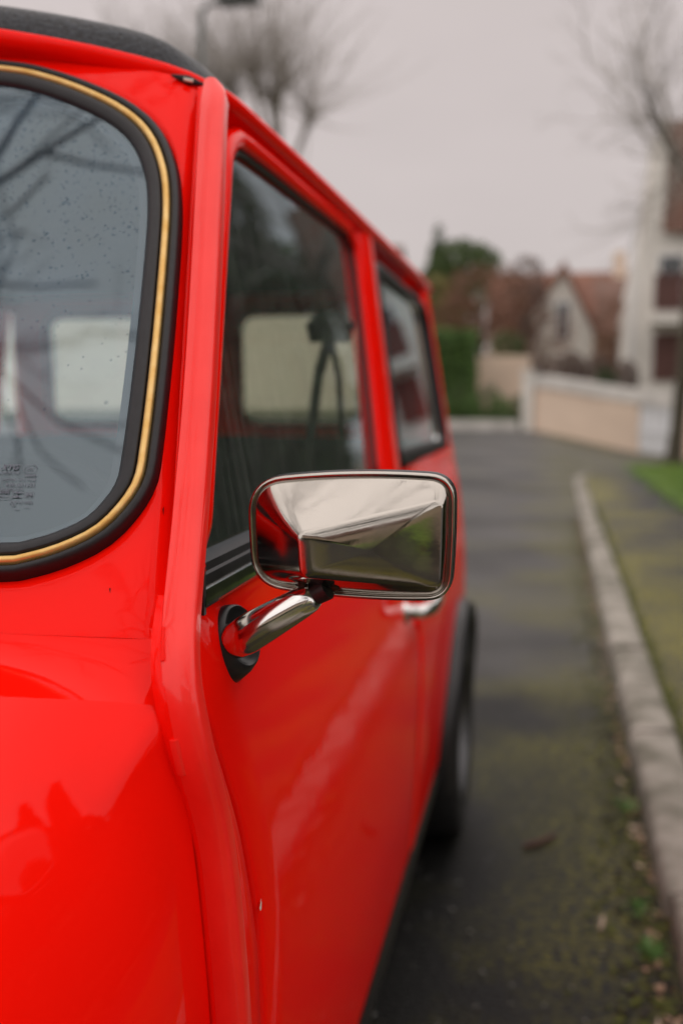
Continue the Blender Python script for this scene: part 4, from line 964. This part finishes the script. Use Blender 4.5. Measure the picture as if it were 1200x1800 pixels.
me = bpy.data.meshes.new('grass'); me.vertices.add(3*n); me.vertices.foreach_set('co', V.ravel()); me.loops.add(3*n); me.loops.foreach_set('vertex_index', np.arange(3*n)); me.polygons.add(n); me.polygons.foreach_set('loop_start', np.arange(0, 3*n, 3)); me.polygons.foreach_set('loop_total', np.full(n, 3)); me.update(); me.validate(); me.materials.append(MATS['grass'])
tag(link(bpy.data.objects.new('grass', me)), 'short green grass on the verge at the right', kind='stuff')
bare_tree('bare_tree', (1.93, 16.4, gz(1.93, 16.4) + .05), 4.2, 'bare winter tree standing on the grass verge at the right edge', trunk_r=.10, limbs=8, depth=3, ln=1.9, lean=(.30, 0), seed=11, minr=.004, tw_m='twig_pale')
# ---- trees and lamp on the left, beyond the car
pollard('pollarded_tree', (-4.15*3.1, 16*3.1, 0), 3.7, 'pollarded tree with stubby knuckles and thin shoots right of the street lamp', [(-.42,0,5.25), (-.02,.1,5.02), (-.9,.3,5.1), (.35,.5,4.7), (-.2,.3,4.9)], 46, 2.1, 'pollarded trees along the street', 5)
pollard('pollarded_tree', (-6.6*3.1, 14.5*3.1+6, 0), 3.7, 'pollarded tree whose shoots show just above the left end of the car roof', [(-.3,0,5.2), (.5,.1,5.1), (.0,.4,5.3), (-.8,.2,5.0)], 40, 1.6, 'pollarded trees along the street', 8)
pollard('pollarded_tree', (-5.6*3.1, 15.5*3.1+3, 0), 3.7, 'pollarded tree whose shoots rise directly behind the street lamp post', [(-.2,0,5.0), (.4,.1,4.9), (.0,.4,5.1)], 45, 1.6, 'pollarded trees along the street', 9)
lp = root('street_lamp', (-4.72, 14, 0), 'dark street lamp with a flat head on a thin post', 'street lamp')
mb = MB(); mb.tube([(-4.72,14,-.1),(-4.72,14,3),(-4.72,14,6.0),(-4.70,14,6.28),(-4.60,14,6.36)], [.06,.05,.04,.04,.035], 10); mb.build('post', 'metal_grey', lp)
mb = MB(); mb.tube([(-4.60,14,6.36),(-4.40,14,6.37)], .03, 8); mb.build('arm', 'metal_grey', lp)
rbox('lamp_head', (-4.48, 13.85, 6.33), (-3.90, 14.15, 6.45), 'metal_grey', lp, .04)

# ---- surroundings to the right and behind the photographer (seen in glass, paint and chrome)
hedge('pavement_hedge', 2.1, 3.0, 0.6, 7.4, 1.40, 10000, .045, 'leaf_dark', 'trimmed dark hedge beside the pavement, right of the car')
hedge('tall_hedge', 4.2, 5.4, 8.0, 24, 2.6, 9000, .09, 'leaf_dark', 'tall dark hedge along the right side of the pavement')
base = leafy_tree('yew_tree', (7.0, 6.0, 0), [(0,0,6.0,1.2,1.2,2.4), (0,0,4.2,1.9,1.9,2.2), (.3,0,2.4,2.1,2.1,1.8), (0,0,8.0,.6,.6,1.3)], 7000, .17, 'leaf_dark', 'dark yew tree behind the tall hedge, nearest the camera', group='yew trees on the right', trunk_h=6, tr=.2)
for i, (x, y, sc, lab) in enumerate(((7.4, 10.2, 1.1, 'second yew tree along the tall hedge'), (6.9, 14.2, .95, 'third yew tree along the tall hedge'), (7.6, 18.5, 1.15, 'fourth yew tree along the tall hedge'), (7.2, 23.0, 1.1, 'fifth yew tree along the tall hedge'), (6.6, 27.5, 1.25, 'farthest yew tree along the tall hedge'), (8.8, 33, 1.4, 'tall yew tree beyond the end of the tall hedge'))):
    r_ = base.copy(); COL.objects.link(r_); r_.location = (x, y, 0); r_.scale = (sc, sc, sc); r_.rotation_euler.z = i * 1.3 + .6; r_['label'] = lab
    for ch in list(base.children):
        c_ = ch.copy(); COL.objects.link(c_); c_.parent = r_
hedge('garden_hedge', -2, 9, -11.5, -10.2, 1.1, 9000, .09, 'leaf_dark', 'dark hedge across the garden behind the photographer')
bw = root('boundary_wall', (4.2, -5, 0), 'beige boundary wall beside the lawn behind the photographer', 'wall')
mb = MB(); mb.box((4.2, -9.5, -.05), (4.4, -1.0, 1.45)); mb.build('wall_face', 'render_beige', bw, False)
mb = MB(); mb.box((4.14, -9.56, 1.45), (4.46, -.94, 1.53)); mb.build('coping', 'coping', bw, False)
h4 = root('rendered_house', (6, -18, 0), 'beige house behind the photographer with a brown roof', 'house')
mb = MB(); mb.box((-3, -24, -.2), (9, -17, 4.6)); mb.build('wall', 'render_beige', h4, False)
V, F = grid(2, 3, lambda i, j: ([-3.6, 9.6][i], [-16.4, -20.5, -24.6][j], [4.4, 7.6, 4.4][j])); fix_normals(mk('roof', V, F, 'tile_brown', h4, False))
bare_tree('street_tree', (-3.6, -.6, 0), 3.2, 'big bare street tree reflected in the windscreen', trunk_r=.15, limbs=5, depth=3, ln=3.0, lean=(.2, .1), seed=21, spread=.6, minr=.006)
bare_tree('street_tree', (2.6, -4.2, .06), 3.4, 'bare tree on the pavement behind the photographer', trunk_r=.2, limbs=7, depth=3, ln=2.6, seed=27, minr=.012)
lawn2 = [(2.9,-3),(2.6,-6),(2.9,-9.2),(4.0,-9.2),(4.1,-3),(3.6,-2.6)]
P = catmull(lawn2, 50, closed=True); V, F = fillfan(P, lambda x, y, h: (x, y, KH + .010), 4); tag(fix_normals(mk('back_lawn', V, F, 'grass')), kind='structure')

# ---- leaf litter, grit, twigs and weeds along the kerb foot
mat('litter_brown', (0.24, 0.13, 0.075), rough=.85, nscale=30, col2=(0.30, 0.21, 0.14)); mat('litter_pale', (0.42, 0.33, 0.25), rough=.85); mat('weed', (0.09, 0.19, 0.04), rough=.6); mat('grit', (0.20, 0.195, 0.18), rough=.9); mat('moss', (0.09, 0.10, 0.012), rough=.95, nscale=50, col2=(0.05, 0.06, 0.01))
mat('soil_dark', (0.028, 0.024, 0.018), rough=1)
def scatter(name, n, fx, size, m, label, thick=.3):
    V, F = [], []
    for _ in range(n):
        x, y = fx(); r = size * rng.uniform(.5, 1.4); a = rng.uniform(0, 6.28); k = len(V); e = rng.uniform(.5, 1); ti = rng.normal(0, .25)
        z = .003 + gz(x, y)
        for j in range(6):
            an = 2*math.pi*j/6; u, v = r*math.cos(an), r*e*math.sin(an); V.append((x + u*math.cos(a) - v*math.sin(a), y + u*math.sin(a) + v*math.cos(a), z + abs(u*ti) + r*.1))
        V.append((x, y, z + r * thick + .001))
        F += [(k+j, k+(j+1) % 6, k+6) for j in range(6)]
    return tag(mk(name, V, F, m, sharp=20), label, kind='stuff')
def near_kerb(sp, lo=1.3, hi=9.0):
    def f():
        y = lo + (hi - lo) * rng.random() ** 1.6; return kerbx(y) - .006 - abs(rng.normal(0, sp)), y
    return f
def on_road():
    y = 1.3 + 6 * rng.random() ** 1.5; return rng.uniform(-.6, kerbx(y) - .02), y
scatter('leaf_litter', 260, near_kerb(.022), .0085, 'litter_brown', 'brown leaf litter gathered along the foot of the kerb', .5)
scatter('pale_litter', 90, near_kerb(.018), .0085, 'litter_pale', 'pale dry leaf scraps along the foot of the kerb', .5)
scatter('kerb_soil', 900, near_kerb(.05), .007, 'soil_dark', 'dark crumbs of soil along the foot of the kerb', .6)
scatter('road_grit_glints', 600, on_road, .0034, 'grit', 'pale grit scattered on the wet road, doubling as its painted glints', .7)  # real grit whose pale colour also stands in for wet glints
scatter('moss_tufts', 1100, near_kerb(.06), .007, 'moss', 'yellow green moss growing along the kerb', .5)
def on_pave():
    y = 1.5 + 8 * rng.random() ** 1.3; return kerbx(y) + KW + .002 + abs(rng.normal(0, .02)), y
o = scatter('pavement_moss', 1300, on_pave, .008, 'moss', 'bright moss along the back edge of the kerb', .6); o.location.z = KH - .012
for i, (x, y, n, lab) in enumerate(((.213, 1.86, 34, 'larger green weed growing at the foot of the kerb'), (.205, 2.02, 20, 'small green weed beyond the larger one at the kerb foot'), (.225, 1.58, 14, 'small green weed nearest the camera at the kerb foot'), (.224, 2.55, 14, 'faint green weed farther along the kerb foot'))):
    r_ = root('weed', (x, y, 0), lab, 'weed', 'weeds along the kerb'); C = rng.normal(0, 1, (n*3, 3)) * (.012, .016, .006) + (0, 0, .012)
    child('leaves', leafmesh('leaves', C, .0075, 'weed'), r_); mb = MB(); mb.tube([(0,0,-.005),(0,0,.015)], [.003,.002], 5); lmk('stem', mb.V, mb.F, 'weed', r_)
def twig(P, r, m, lab):
    mb = MB(); mb.tube(catmull(P, 7), [r*.7, r, r, r*.95, r*.9, r*.8, r*.5], 7); return tag(mb.build('twig', m), lab, 'twig')
mat('twig_red', (0.07, 0.028, 0.02), rough=.7)
twig([(-.028, 2.27, .007), (.010, 2.30, .008), (.046, 2.345, .009)], .0065, 'twig_red', 'dark reddish twig lying alone on the road')
twig([(.185, 1.565, .006), (.197, 1.60, .008), (.203, 1.65, .006)], .0042, 'litter_pale', 'pale dry twig near the foot of the kerb')
twig([(.125, 1.93, .005), (.131, 1.96, .007), (.133, 1.985, .005)], .004, 'litter_pale', 'short pale twig on the road beside the weeds')
